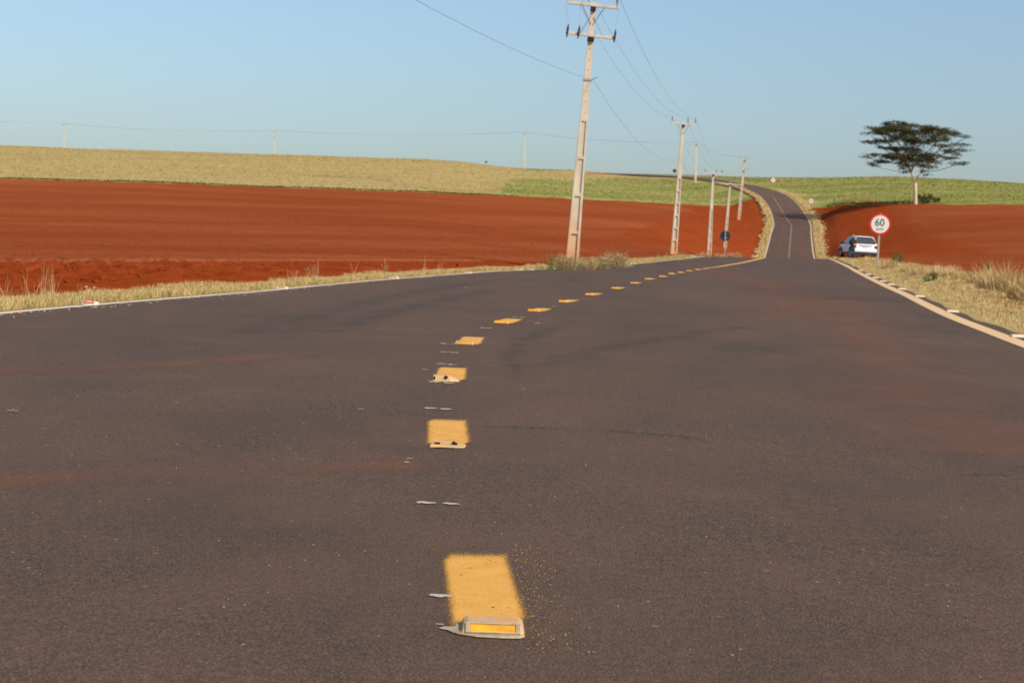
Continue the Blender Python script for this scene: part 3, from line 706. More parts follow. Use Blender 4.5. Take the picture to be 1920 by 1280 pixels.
for side, n_, y0, y1, h in ((-1, 70000, 12, 95, .085), (1, 52000, 14, 100, .06)):
    v, f = verge_grass(side, n_, y0, y1, M_STRAW, h, 0)
    tag(mesh_np('verge_grass', v, f, M_STRAW), 'short dry straw coloured grass on the %s verge of the road' % ('left' if side < 0 else 'right'), 'grass', kind='stuff')
    v, f = verge_grass(side, 9000, 165, 325, M_STRAW, .13, 0)
    tag(mesh_np('verge_grass', v, f, M_STRAW), 'dry grass on the %s verge of the far climbing road' % ('left' if side < 0 else 'right'), 'grass', kind='stuff')
    v, f = verge_grass(side, n_//(3 if side < 0 else 7), y0, y1, M_GRN, h*.9, 0)
    tag(mesh_np('verge_grass', v, f, M_GRN), 'green blades mixed into the %s verge of the road' % ('left' if side < 0 else 'right'), 'grass', kind='stuff')
# stubble and weeds on the far hill
def hill_tufts(n_, m, lab, h0, test, name='field_grass'):
    az = np.radians(np.random.uniform(-24, 24, n_*3)); rb = np.interp(az, AZ, RB); r = rb+np.random.rand(n_*3)**.8*(450-rb)
    x, y = r*np.sin(az), r*np.cos(az); z = HT(x, y); ok = (edge_dist(x, y) > 3.0)
    v = np.c_[x, y, z]; at = hill_attrs(v); ok &= test({'green': at['green']+np.random.uniform(-.35, .35, len(x))}, x, y) & (at['bare'] < .5)
    x, y, z = x[ok][:n_], y[ok][:n_], z[ok][:n_]
    V, f = blades(x, y, z-.03, h0*np.random.uniform(.5, 1.4, len(x)), np.random.uniform(.10, .26, len(x)), .8)
    return tag(mesh_np(name, V, f, m), lab, 'grass', kind='stuff')
hill_tufts(30000, M_STUB, 'pale dry stubble covering the hill on the left', .22, lambda a, x, y: (a['green'] < .5))
hill_tufts(26000, M_GRN, 'green grass covering the hill on both sides of the far road', .26, lambda a, x, y: (a['green'] > .35))
# clods in the raw soil next to the left verge
def octa(pts, size, flat=.65):
    n_ = len(pts); base = np.array([(1, 0, 0), (-1, 0, 0), (0, 1, 0), (0, -1, 0), (0, 0, 1), (0, 0, -1)], float)
    tri = np.array([(0, 2, 4), (2, 1, 4), (1, 3, 4), (3, 0, 4), (2, 0, 5), (1, 2, 5), (3, 1, 5), (0, 3, 5)])
    s = size[:, None, None]; jit = np.random.uniform(.55, 1.3, (n_, 6, 3)); jit[:, :, 2] *= flat
    off = np.random.uniform(-.25, .25, (n_, 6, 3))*s
    return (pts[:, None, :]+base[None]*s*jit+off).reshape(-1, 3), (tri[None]+np.arange(n_)[:, None, None]*6).reshape(-1, 3)
n_ = 9000; y = np.exp(np.random.uniform(math.log(16), math.log(62), n_)); x = lx(y)-1.5-np.random.rand(n_)**.8*np.interp(y, [16, 30, 62], [15, 22, 16])
r = np.hypot(x, y); _, ppy = proj(x, y, HT(x, y)); ok = (ppy > 489+_*.001) & (vnoise(x*.8, y*.6, 70) > -.22); x, y = x[ok], y[ok]
sz = np.minimum(np.random.gamma(1.3, .013, len(x))+.008, .07)
v, f = octa(np.c_[x, y, HT(x, y)+sz*.15], sz)
tag(mesh_np('soil_clods', v, f, M_SOIL, None, False, {'raw': np.ones(len(v)), 'band': np.zeros(len(v))}), 'clods of red earth in the rough strip along the left verge', 'soil', kind='stuff')
n_ = 5000; az = np.radians(np.random.uniform(-22, 8, n_)); r = np.exp(np.random.uniform(math.log(36), math.log(150), n_)); x, y = r*np.sin(az), r*np.cos(az)
ok = x < lx(y)-3; x, y, r = x[ok], y[ok], r[ok]; sz = .02+.0007*r*np.random.rand(len(x))
v, f = octa(np.c_[x, y, HT(x, y)+sz*.1], sz, .4)
tag(mesh_np('soil_clods', v, f, M_SOIL, None, False, {'raw': np.zeros(len(v)), 'band': np.zeros(len(v))}), 'small red clods spread over the smooth tilled field', 'soil', kind='stuff')
# ------------------------------------------------------------------ single tufts and bushes
def tuft(px, py, hpx, wpx, label, kind='straw', n_=120, cat='grass tuft', group=None, name='grass_tuft', lean=.35, D=None):
    p = hit(px, py) if D is None else P(px, py, D)
    if D is not None: p[2] = HT1(p[0], p[1])
    s = p[1]/F; h = hpx*s; w_ = wpx*s
    o = empty(name, tuple(p)); tag(o, label, cat, group)
    def spread(k, rr=1.0):
        a = np.random.rand(k)*2*np.pi; q = np.sqrt(np.random.rand(k))*w_/2*rr; return q*np.cos(a), q*np.sin(a)
    px_ = p[1]/F                      # one photo pixel in metres
    wmin = px_*.75
    if kind == 'stalks':
        x, y = spread(n_, .8); hh = h*np.random.uniform(.3, 1.0, n_)**1.2
        for i in range(n_):
            a = random.uniform(0, 6.28); l = abs(random.gauss(0, lean))*hh[i]; b = MB() if i == 0 else b
            b.tube([(x[i], y[i], -.02), (x[i]+l*.4*math.cos(a), y[i]+l*.4*math.sin(a), hh[i]*.55), (x[i]+l*math.cos(a), y[i]+l*math.sin(a), hh[i])], [wmin*.42, wmin*.36, wmin*.15], 3)
        tag(b.build('stalk', M_STRAW2, o), kind='stuff')
        k = n_*4; x, y = spread(k, .7)
        v, f = blades(x, y, np.full(k, -.02), h*np.random.uniform(.1, .32, k), np.full(k, wmin*1.2), .6)
        tag(mesh_np('blade', v, f, M_STRAW, o), kind='stuff')
        return o
    m = {'straw': M_STRAW, 'pale': M_STRAW2, 'green': M_GRN, 'brush': M_BRUSH, 'weed': M_WEED}[kind]
    if kind in ('straw', 'pale', 'green'):
        x, y = spread(n_); rr = np.hypot(x, y)/(w_/2)
        v, f = blades(x, y, np.full(n_, -.02), h*(1-.45*rr)*np.random.uniform(.2, 1.1, n_)**.8*(1+.5*np.sin(x*31/max(w_, .1)+y*17)), np.random.uniform(.6, 1.5, n_)*wmin, lean)
        tag(mesh_np('blade', v, f, m, o), kind='stuff')
        return o
    # twiggy bush or leafy weed: stems with small leaves up their length
    b = MB(); L = []
    ns = max(5, n_//16)
    for i in range(ns):
        a = random.uniform(0, 6.28); q = math.sqrt(random.random())*w_*.32; x0, y0 = q*math.cos(a), q*math.sin(a)
        hh = h*random.uniform(.55, 1)*(1-.3*(q/(w_*.5))); l = w_*.22*random.uniform(.2, 1)
        pts = [(x0, y0, -.03), (x0+l*.4*math.cos(a), y0+l*.4*math.sin(a), hh*.5), (x0+l*math.cos(a), y0+l*math.sin(a), hh)]
        b.tube(pts, [wmin*.5, wmin*.35, wmin*.15], 3)
        for k in range(n_//ns):
            t = random.uniform(.12, 1.0); q0, q1 = (pts[0], pts[1]) if t < .5 else (pts[1], pts[2]); u_ = t*2 if t < .5 else t*2-1
            c = [q0[j]+(q1[j]-q0[j])*u_+random.gauss(0, w_*.055) for j in range(3)]; L.append(c)
    tag(b.build('stem', M_BRUSH, o), kind='stuff')
    L = np.array(L); k = len(L); L[:, 2] = np.abs(L[:, 2]); s_ = wmin*np.random.uniform(.7, 2.1, k)*(1.0 if kind == 'brush' else 1.2)
    d1 = np.random.randn(k, 3); d1 /= np.linalg.norm(d1, axis=1)[:, None]; d2 = np.cross(d1, np.random.randn(k, 3)); d2 /= np.linalg.norm(d2, axis=1)[:, None]
    V = np.stack([L-d1*s_[:, None], L+d2*s_[:, None]*.45, L+d1*s_[:, None], L-d2*s_[:, None]*.45], 1).reshape(-1, 3)
    tag(mesh_np('leaf', V, np.arange(k*4).reshape(-1, 4), m, o), kind='stuff')
    return o
tuft(12, 574, 66, 26, 'dry straw stalks at the left border of the photo', 'stalks', 9, lean=.35)
tuft(26, 572, 36, 26, 'low pale clump beside the leftmost straw stalks', 'pale', 50, lean=.5)
tuft(60, 566, 72, 40, 'sparse leaning straw stalks left of the tallest tuft', 'stalks', 9, lean=.45)
tuft(90, 560, 82, 34, 'tallest straw tuft standing on the left verge', 'stalks', 22, lean=.14)
tuft(92, 558, 30, 34, 'dense low base clump under the tallest straw tuft', 'straw', 120, lean=.3)
tuft(148, 555, 38, 14, 'green grass spears right of the tallest straw tuft', 'green', 22, lean=.22)
tuft(122, 558, 20, 16, 'small dry clump between tall straw and green spears', 'straw', 40)
tuft(295, 544, 22, 6, 'single short stalk at the edge of the left verge', 'stalks', 2, lean=.1)
tuft(548, 521, 22, 30, 'low greyish weed in the middle of the left verge', 'brush', 90, cat='weed', name='weed')
tuft(585, 519, 34, 34, 'twiggy dry weed behind the second red stud', 'brush', 120, cat='weed', name='weed')
tuft(592, 519, 40, 14, 'two straw stalks rising from the twiggy dry weed', 'stalks', 3, lean=.2)
tuft(663, 512, 26, 8, 'thin leaning stalk left of the third red stud', 'stalks', 3, lean=.3)
tuft(721, 508, 24, 18, 'upright fluffy weed right of the third red stud', 'brush', 80, cat='weed', name='weed')
tuft(797, 508, 28, 16, 'bent straw plant left of the fourth red stud', 'stalks', 5, lean=.35)
tuft(824, 507, 28, 12, 'straw sprig directly behind the fourth red stud', 'stalks', 4, lean=.3)
tuft(1012, 506, 14, 18, 'bright green sprig left of the pole bush', 'green', 40, cat='weed', name='weed')
tuft(1034, 504, 46, 30, 'leafy green shrub at the left end of the pole thicket', 'weed', 420, cat='shrub', name='shrub', D=48)
tuft(1060, 504, 40, 52, 'dry brown brush left of the nearest pole foot', 'brush', 2600, cat='shrub', name='shrub', D=49)
tuft(1096, 503, 30, 50, 'brown brush right in front of the nearest pole foot', 'brush', 2600, cat='shrub', name='shrub', D=51)
tuft(1124, 502, 33, 46, 'brown brush right of the nearest pole foot', 'brush', 2600, cat='shrub', name='shrub', D=53)
tuft(1154, 497, 40, 52, 'pale round brush at the right end of the pole thicket', 'brush', 2600, cat='shrub', name='shrub', D=57)
tuft(1180, 492, 18, 26, 'low brush trailing off right of the pole thicket', 'brush', 200, cat='shrub', name='shrub', D=62)
for (a, b_, h_, w_, lab, D_) in ((1245, 486, 12, 34, 'low dry scrub just left of the second pole', 90), (1285, 483, 11, 40, 'low dry scrub between second and third poles', 95),
                       (1318, 480, 13, 30, 'low dry scrub at the foot of the third pole', 97), (1352, 479, 10, 30, 'low scrub around the black sign post', 100), (1378, 480, 13, 34, 'low scrub right of the black sign post', 101)):
    tuft(a, b_, h_, w_, lab, 'brush', 500, cat='shrub', name='shrub', D=D_)
R_ = [(1672, 505, 24, 36, 'straw', 'dry grass clump just right of the speed sign post', 260), (1683, 497, 30, 22, 'weed', 'green weed right of the speed sign post', 200),
      (1630, 492, 14, 40, 'straw', 'low grass at the white car bumper, left of the sign post', 260), (1700, 512, 26, 30, 'pale', 'pale straw clump right of the green weed', 220), (1722, 518, 22, 34, 'straw', 'low straw behind the red soil gap', 200),
      (1738, 531, 16, 18, 'weed', 'dark green weed, leftmost of the pair low on the verge', 130), (1751, 529, 24, 14, 'weed', 'taller dark green weed of the pair low on the verge', 130),
      (1757, 520, 28, 34, 'pale', 'pale tall clump behind the pair of green weeds', 260), (1785, 522, 30, 40, 'pale', 'whitish straw clump in the middle of the right verge', 330), (1800, 527, 20, 30, 'straw', 'tan clump in front of whitish straw', 180),
      (1822, 524, 20, 18, 'weed', 'small green weed between straw clumps on the right', 110), (1836, 535, 40, 40, 'straw', 'tall straw clump left of the big golden one', 330),
      (1856, 545, 58, 46, 'pale', 'tall feathery straw clump beside the golden mass', 380), (1852, 512, 26, 20, 'weed', 'green weed standing behind the feathery straw', 120),
      (1886, 552, 62, 56, 'straw', 'big golden straw mass near the right border', 620), (1915, 566, 62, 48, 'straw', 'golden straw mass cut by the right border', 560), (1935, 575, 58, 50, 'straw', 'outermost straw mass on the right border', 400),
      (1862, 558, 22, 50, 'pale', 'matted grey straw at the foot of the golden mass', 350), (1815, 545, 14, 50, 'pale', 'matted pale straw low on the right verge', 260), (1893, 590, 12, 40, 'green', 'low green patch below the golden mass', 160)]
for a, b_, h_, w_, kd, lab, n_ in R_:
    tuft(a, b_, h_*.98, w_*1.05, lab, kd, int(n_*2.6), lean=.6, cat='weed' if kd == 'weed' else 'grass tuft', name='weed' if kd == 'weed' else 'grass_tuft')
# ------------------------------------------------------------------ utility poles and their cables
def build_pole(base, top, arms, wb, wt, windows, label, bracket=None, holes=True, sunk=1.2, rz_=0.0, detail=True, web=.66):
    base, top = Vector(base), Vector(top); ax = (top-base); H = ax.length; q = Vector((0, 0, 1)).rotation_difference(ax.normalized())
    o = empty('utility_pole', base); o.rotation_mode = 'QUATERNION'; o.rotation_quaternion = q @ Matrix.Rotation(rz_, 3, 'Z').to_quaternion()
    tag(o, label, 'utility pole', 'concrete poles carrying the power cables')
    def wz(z): return wb+(wt-wb)*z/H
    def dz(z): return wz(z)*.80
    b = MB()
    def seg(z0, z1, x0, x1, y0, y1):   # slab between relative widths
        vs = []
        for z in (z0, z1):
            a, d = wz(z)/2, dz(z)/2
            vs += [(x0*a, y0*d, z), (x1*a, y0*d, z), (x1*a, y1*d, z), (x0*a, y1*d, z)]
        b.add(vs, [(3, 2, 1, 0), (4, 5, 6, 7), (0, 1, 5, 4), (1, 2, 6, 5), (2, 3, 7, 6), (3, 0, 4, 7)])
    fl = .58; wl = windows
    zt = wl[-1][1] if wl else -sunk
    if wl:
        seg(-sunk, zt, -1, -fl, -1, 1); seg(-sunk, zt, fl, 1, -1, 1); seg(-sunk, zt, -fl, fl, -web, web)
        prev = -sunk
        for z0, z1 in wl:
            if z0-prev > .02: seg(prev, z0, -fl, fl, -.97, -web); seg(prev, z0, -fl, fl, web, .97)
            prev = z1
    seg(zt, H, -1, 1, -1, 1)
    b.build('post', M_CONC, o)
    if detail and wl:
        for k in range(int((H-zt-1.2)/.42)):
            z = zt+.35+k*.42; hb = MB(); hb.lathe([(.017, 0), (.017, .012)], (0, -dz(z)/2-.001, z), 8, (0, -1, 0)); hb.build('bolt_hole', M_DARK, o)
    for (za, wd, tilt, pins, kind) in arms:
        za = za*H; R = Matrix.Rotation(tilt, 3, 'Y'); yo = -dz(za)/2-.055
        a = MB(); a.box((0, yo, za), (wd, .10, .115), R); ao = a.build('cross_arm', M_CONC if detail else M_CONC, o, bevel=.01)
        c = MB(); c.box((0, yo+.02, za-.15), (wz(za)*1.25, .18+dz(za)*.2, .14)); c.build('clamp', M_DARK, o)
        if detail:
            up = -1 if kind == 'pin' else 1
            for s_ in (-1, 1):
                t_ = MB(); t_.tube([(s_*wd*.22, yo-.03, za+s_*wd*.22*-math.sin(tilt)+.05*up), (s_*wz(za)*.3, -dz(za)/2-.03, za+up*.75)], .018, 4); t_.build('brace', M_GALV, o)
        for u in pins:
            x = u*wd/2; zz = za-math.sin(tilt)*x+.057
            i_ = MB()
            if kind == 'pin':
                i_.lathe([(.02, 0), (.02, .12), (.05, .13), (.06, .17), (.03, .19), (.05, .22), (.06, .27), (.03, .29), (.045, .35), (.035, .44), (.015, .48)], (x, yo, zz), 8)
                i_.build('insulator', M_INS, o)
            else:
                i_.lathe([(.015, -.24), (.03, -.22), (.03, -.12), (.045, -.10), (.045, .16), (.03, .18), (.02, .27)], (x, yo-.09, zz), 8, (.06, -.05, 1)); i_.build('fuse_cutout', M_CUT, o)
    if bracket is not None:
        z = bracket; c = MB(); c.box((0, 0, z), (wz(z)*1.25, dz(z)*1.25, .07)); c.build('clamp', M_GALV, o)
        c = MB(); c.tube([(wz(z)*.5, -.05, z), (wz(z)*.5+.25, -.1, z+.14)], .02, 5); c.build('bracket', M_GALV, o)
    return o, H
def frm(o, x, y, z): return o.location+o.rotation_quaternion @ Vector((x, y, z))
PINS = (-.88, -.20, .92)
poles = []
# nearest pole, D 54
D = 54; b0 = Vector(P(1074, 474, D)); t0_ = Vector(P(1113, 5, D)); Hn = (t0_-b0).length
pz = lambda py: (474-py)/(474-5)*Hn
wins = [(pz(468)-.0-.9, pz(438)), (pz(432), pz(367)), (pz(361), pz(297)), (pz(291), pz(226))]
o, H = build_pole(b0, t0_, [((474-11)/469, 2.02, .035, PINS, 'pin'), ((474-67)/469, 2.0, .035, (-.95, -.5, .94), 'fuse')], .50, .17, wins,
                  'nearest and tallest concrete pole, two cross arms and recessed panels, standing in dry brush', bracket=pz(149))
poles.append((o, H, (474-11)/469*H, 2.02))
def wn(H, k=6, frac=.56, lo=.2): return [(lo+i*(H*frac/k), lo+(i+1)*(H*frac/k)-.14) for i in range(k)]
def far_pole(bx_, by_, tx_, ty_, D, arms, wb, wt, label, det=True, k=6):
    b0 = P(bx_, by_, D); t0 = Vector(P(tx_, ty_, D)); g = HT1(b0[0], b0[1])
    b0 = Vector(b0); 
    if b0.z > g: b0 = b0+(b0-t0)*((b0.z-g)/(t0.z-b0.z))
    Hh = (t0-b0).length
    o, H = build_pole(b0, t0, arms, wb, wt, wn(Hh, k) if det else [], label, detail=det, rz_=0, web=.40)
    poles.append((o, H, arms[0][0]*H, arms[0][1])); return o
far_pole(1263, 476, 1281.5, 227, 104, [(.977, 2.0, .03, PINS[:1]+(.33, .92), 'pin')], .52, .18, 'second concrete pole counting from the camera, right of the nearest one')
far_pole(1329, 486, 1337.5, 322, 147, [(.975, 2.0, .03, (-.9, .3, .9), 'pin')], .50, .18, 'third concrete pole, directly left of the black round sign')
far_pole(1357, 490, 1369, 343, 190, [(.985, 3.2, .0, (-.9, .2, .9), 'pin')], .50, .22, 'fourth concrete pole, rising behind the black round sign', k=7)
far_pole(1385, 414, 1396.5, 296, 258, [(.965, 1.9, .04, (-.9, .2, .9), 'pin'), (.80, 1.9, .06, (-.9, .2, .9), 'pin')], .60, .24, 'pole with two cross arms standing left of the winding far road', k=7)
far_pole(1304, 343, 1305.5, 268, 335, [(.965, 1.6, .0, (-.8, .8), 'pin')], .55, .25, 'small pole on the green hill just right of the second pole', det=False)
far_pole(984, 317, 983.5, 249, 398, [(.975, 1.9, .0, (-.8, .8), 'pin')],   .42, .24, 'small distant pole on the crest left of the nearest pole', det=False)
far_pole(514.5, 300, 514.5, 246, 420, [(.97, 1.6, .0, (-.8, .8), 'pin'), (.80, 2.0, .0, (-.8, .8), 'pin')], .34, .20, 'thin distant pole with two arms on the left skyline', det=False)
far_pole(120.5, 288, 120, 234, 425, [(.98, .9, .0, (-.8, .8), 'pin')], .34, .20, 'thin leftmost pole on the skyline', det=False)
def sag_pts(a, b, s, n_=16):
    a, b = Vector(a), Vector(b); return [a.lerp(b, i/n_)-Vector((0, 0, 4*s*(i/n_)*(1-i/n_))) for i in range(n_+1)]
def cable(nodes, sags, rads, label):
    b = MB(); pts = []
    for (a, c), s_ in zip(zip(nodes[:-1], nodes[1:]), sags): pts += sag_pts(a, c, s_)[(1 if pts else 0):]
    rad = [max(.006, rads*(p.y if p.y > 0 else 0)) for p in pts]
    b.tube(pts, rad, 4)
    o = b.build('power_cable', M_WIRE); tag(o, label, 'cable', 'cables slung from pole to pole')
labs = ['left one of the three upper cables between the two nearest poles', 'middle one of the three upper cables between the two nearest poles', 'right one of the three upper cables, longest against the sky']
for k in range(3):
    nodes = [Vector((-9+(k-1)*.9, 3, 10.2))]
    for i, (o, H, za, wd) in enumerate(poles):
        u = (-.9, .25, .92)[k] if i else PINS[k]
        nodes.append(frm(o, u*wd/2, -.2, za+.48))
    nodes.append(nodes[-1]+Vector((-28, 2, .3)))
    cable(nodes, [1.3, 1.15, .9, .6, .5, .9, 1.0, 1.1, 1.0, .3], .000024, labs[k])
o1, o2, o3 = poles[0][0], poles[1][0], poles[2][0]
low = [Vector((-10.5, 3, 7.9)), frm(o1, .25, -.1, pz(149)), frm(o2, 0, -.15, poles[1][1]*.715), frm(o3, 0, -.15, poles[2][1]*.72), frm(poles[3][0], 0, -.15, poles[3][1]*.72)]
cable(low, [.9, 1.15, .9, .6], .00007, 'single lower cable running from upper left to the nearest pole')
# jumper wires on the nearest pole
for k in range(3):
    b = MB(); a = frm(o1, PINS[k]*1.01-.1, -.2, poles[0][2]+.45); c = frm(o1, (-.95, -.5, .94)[k]*1.0, -.26, (474-67)/469*poles[0][1]+.45)
    a_, c_ = a, c; mid_ = a_.lerp(c_, .5)+Vector((-.12 if k != 2 else .12, 0, 0)); b.tube([a_, mid_, c_], .008, 4); 
    mw = o1.matrix_world
    w_ = b.build('jumper_wire', M_WIRE); 
    bpy.context.view_layer.update(); w_.parent = o1; w_.matrix_parent_inverse = o1.matrix_world.inverted()
# ------------------------------------------------------------------ road signs
M_SWH = simple('sign_white', (.62, .61, .56), (.70, .68, .63), 3, .5); M_SRED = mat('sign_red', (.58, .012, .02), .45); M_SBLK = mat('sign_black', (.03, .035, .045), .6)
M_BACK = mat('sign_back', (.018, .022, .035), .5); M_WOOD = simple('weathered_post', (.30, .27, .22), (.38, .34, .28), 10, .8)
def disc(r, c, th, n_=40):
    b = MB(); vs = [(r*math.cos(2*math.pi*k/n_), 0, r*math.sin(2*math.pi*k/n_)) for k in range(n_)]
    b.add([(c[0]+x, c[1]-th, c[2]+z) for x, y, z in vs]+[(c[0]+x, c[1], c[2]+z) for x, y, z in vs], [tuple(range(n_))[::-1][::-1], tuple(range(n_, 2*n_))[::-1]]+[(k, n_+k, n_+(k+1) % n_, (k+1) % n_) for k in range(n_)])
    return b
def text(body, size, loc, m, parent, name, sx=1):
    cu = bpy.data.curves.new(name, 'FONT'); cu.body = body; cu.size = size; cu.align_x = 'CENTER'; cu.align_y = 'CENTER'; cu.offset = size*.012; cu.resolution_u = 4
    t = bpy.data.objects.new(name, cu); C.objects.link(t); bpy.context.view_layer.update()
    me = bpy.data.meshes.new_from_object(t.evaluated_get(bpy.context.evaluated_depsgraph_get())); bpy.data.objects.remove(t)
    me.materials.clear(); me.materials.append(m); me.name = name
    o = lnk(bpy.data.objects.new(name, me), parent); o.location = loc; o.rotation_euler = (math.radians(90), 0, 0); o.scale = (sx, 1, 1); return o
def sign(px, py, gx, gy, D, rpx, label, face, yaw=0, rpost=.04):
    c = Vector(P(px, py, D)); g = P(gx, gy, D); g[2] = min(g[2], HT1(g[0], g[1])); g = Vector(g); s = D/F; r = rpx*s
    o = empty('road_sign', g); o.rotation_mode = 'QUATERNION'
    ax = (c-g); H = ax.length; o.rotation_quaternion = Vector((0, 0, 1)).rotation_difference(ax.normalized()) @ Matrix.Rotation(yaw, 3, 'Z').to_quaternion()
    tag(o, label, 'road sign')
    b = MB(); b.box((0, .03, H/2+r*.5), (rpost*2, rpost*2, H+r*1.1)); b.build('post', M_WOOD if face == '60' else M_GALV, o)
    if face == 'back':
        disc(r, (0, .03+rpost*1.1+.02, H), .01).build('sign_plate', M_BACK, o)
        if rpost > .03:
            for zz in (-.4, .4): q_ = MB(); q_.box((0, .03+rpost*1.1, H+zz*r), (r*1.1, .02, .03)); q_.build('bracket', M_BACK, o)
        o.children[0].data.materials[0] = M_GALV
        return o
    disc(r, (0, -.02, H), .01).build('sign_plate', M_SRED, o)
    disc(r*.83, (0, -.032, H), .004).build('sign_face', M_SWH, o)
    if face == '60':
        text('60', r*.98, (-r*.04, -.040, H+r*.13), M_SBLK, o, 'number', .92); text('km/h', r*.34, (-.0*r, -.040, H-r*.45), M_SBLK, o, 'lettering', 1.0)
    else:
        b = MB(); b.box((0, -.040, H), (r*.95, .004, r*.22), Matrix.Rotation(-.5, 3, 'Y')); b.build('bar', M_SBLK, o)
    return o
sign(1650, 420.5, 1645, 499, 60, 19.8, 'round red bordered speed limit sign reading 60 km/h on a weathered post', '60', yaw=math.radians(-5))
sign(1360, 442.5, 1360, 482, 112, 9.9, 'black back of a round sign standing before the fourth pole', 'back', rpost=.045)
sign(1449.5, 338, 1449.5, 348, 350, 4.8, 'small red rimmed sign above the bend of the far road', 'dot', rpost=.06)
sign(1521, 377, 1521, 393, 277, 5.3, 'small red rimmed sign right of the far road, lower of two', 'dot', rpost=.06)
sign(1265, 320.5, 1265, 330, 380, 3.6, 'tiny dark round sign back on the skyline touching the second pole', 'back', rpost=.05)
sign(911.5, 304, 911.5, 311, 410, 2.2, 'tiny dark round sign back on the crest left of the nearest pole', 'back', rpost=.03)
# ------------------------------------------------------------------ the tree
M_BARK = simple('pale_bark', (.50, .40, .25), (.64, .53, .36), 1.5, .9, bump=.4, bd=.05); M_TWIG = mat('dark_twig', (.16, .11, .08), .9)
TD = 253; ts = TD/F
def tp(cx, cy, dy=0):        # crop pixel of the 6x enlargement -> world
    p = P(1560+cx/6, 200+cy/6, TD+dy); return p
tb = P(1716.5, 383, TD); tb[2] = HT1(tb[0], tb[1])-.1
tree = empty('tree', tuple(tb)); tag(tree, 'lone flat topped tree with pale forked trunk at the edge of the red field', 'tree')
def rel(p): return Vector(p)-Vector(tb)
b = MB(); fork = rel(tp(935, 850)); b.tube([(0, 0, -.3), (0, 0, .25), rel(tp(938, 980)), fork], [.46, .36, .30, .33], 10); b.build('trunk', M_BARK, tree, True)
PADS = [(700,200,120,45),(500,245,100,25),(420,300,80,22),(600,260,110,40),(780,260,150,60),(950,290,150,60),(1150,270,160,55),(1330,310,110,45),(1480,335,90,13),(480,400,120,18),(620,380,120,30),(800,350,160,55),
        (1000,390,170,65),(1200,360,120,45),(1400,425,60,18),(1500,430,60,11),(1480,490,80,13),(1330,500,80,26),(1420,540,60,11),(420,540,70,20),(560,545,100,18),(390,570,50,11),(650,580,90,22),(440,655,70,25),(580,620,80,25),
        (760,550,100,50),(850,480,150,42),(700,470,110,26),(550,455,40,11),(1050,600,120,52),(960,540,110,42),(1120,540,100,26),(1250,440,80,18),(1330,580,90,13),(1430,640,110,15),(1000,660,90,34),(1110,680,50,22),(830,650,70,40),
        (790,690,30,16),(1200,640,20,8),(1060,765,12,6),(820,735,12,9),(1010,720,20,13),(870,600,90,55),(640,215,60,30),(870,215,80,30),(1080,235,90,25),(1240,270,80,30),(560,300,80,25)]
lim = {}
b1 = MB(); fl_ = rel(tp(890, 735)); b1.tube([fork-Vector((0, 0, .3)), rel(tp(910, 790)), fl_], [.26, .20, .16], 8); b1.build('limb', M_BARK, tree, True)
b2 = MB(); fr_ = rel(tp(1000, 740)); b2.tube([fork-Vector((0, 0, .3)), rel(tp(965, 790)), fr_], [.22, .16, .11], 8); b2.build('limb', M_BARK, tree, True)
tw = MB(); leaves = []
hubs = [(rel(tp(840, 640, -1)), fl_, .13), (rel(tp(900, 600, 2)), fl_, .13), (rel(tp(1060, 640, 1)), fr_, .10), (rel(tp(960, 620, -2)), fl_, .11)]
for h_, f_, r_ in hubs: tw.tube([f_-Vector((0, 0, .1)), f_.lerp(h_, .5)+Vector((random.uniform(-.3, .3), 0, .1)), h_], [r_, r_*.85, r_*.7], 6)
for i, (cx, cy, rx_, ry_) in enumerate(PADS):
    spread_ = max(0, 1-abs(cx-950)/700)
    for rep in range(2 if spread_ > .3 and rx_ > 60 else 1):
        dy = random.uniform(-8, 8)*spread_+random.uniform(-1, 1)
        c = rel(tp(cx, cy, dy)); hub = min(hubs, key=lambda h: (h[0]-c).length)[0] if cy < 640 else (fl_ if cx < 950 else fr_)
        m1 = hub.lerp(c, .5)+Vector((random.uniform(-.4, .4), random.uniform(-.4, .4), -abs((c-hub).x)*.06))
        tw.tube([hub, m1, c-Vector((0, 0, ry_/6*ts*.4))], [.06, .04, .015], 5)
        a, bb = rx_/6*ts, ry_/6*ts
        for _ in range(4):
            e_ = c+Vector((random.uniform(-a, a)*.8, random.uniform(-a, a)*.6, random.uniform(-.1, .3)*bb)); tw.tube([m1.lerp(c, .6), e_], [.03, .012], 4)
        k = int(980*(rx_*ry_)/(120*45)**1.0*(.85 if rep else 1))+90
        ncl = max(3, k//42)
        for _ in range(ncl):
            u = random.uniform(-1, 1); vv_ = random.uniform(-.8, .8); wz_ = random.gauss(0, .42)
            if u*u+vv_*vv_ > 1.15: continue
            cc = c+Vector((u*a, vv_*a*.8, wz_*bb*math.sqrt(max(.15, 1-u*u*.7))))
            for _ in range(34):
                leaves.append(cc+Vector((random.gauss(0, .42), random.gauss(0, .42), random.gauss(0, .15))))
tw.build('branch', M_TWIG, tree)
L = np.array(leaves); k = len(L); s_ = np.random.uniform(.07, .18, k)
d1 = np.random.randn(k, 3)*np.array([1, 1, .35]); d1 /= np.linalg.norm(d1, axis=1)[:, None]; d2 = np.cross(d1, np.random.randn(k, 3)*np.array([.4, .4, 1])); d2 /= np.linalg.norm(d2, axis=1)[:, None]
V = np.stack([L-d1*s_[:, None], L+d2*s_[:, None]*.6, L+d1*s_[:, None], L-d2*s_[:, None]*.6], 1).reshape(-1, 3)
M_LEAF = leafmat('tree_leaves', (.036, .043, .013), (.120, .110, .034))
tag(mesh_np('crown', V, np.arange(k*4).reshape(-1, 4), M_LEAF, tree), kind='stuff')
print('leaves', k)
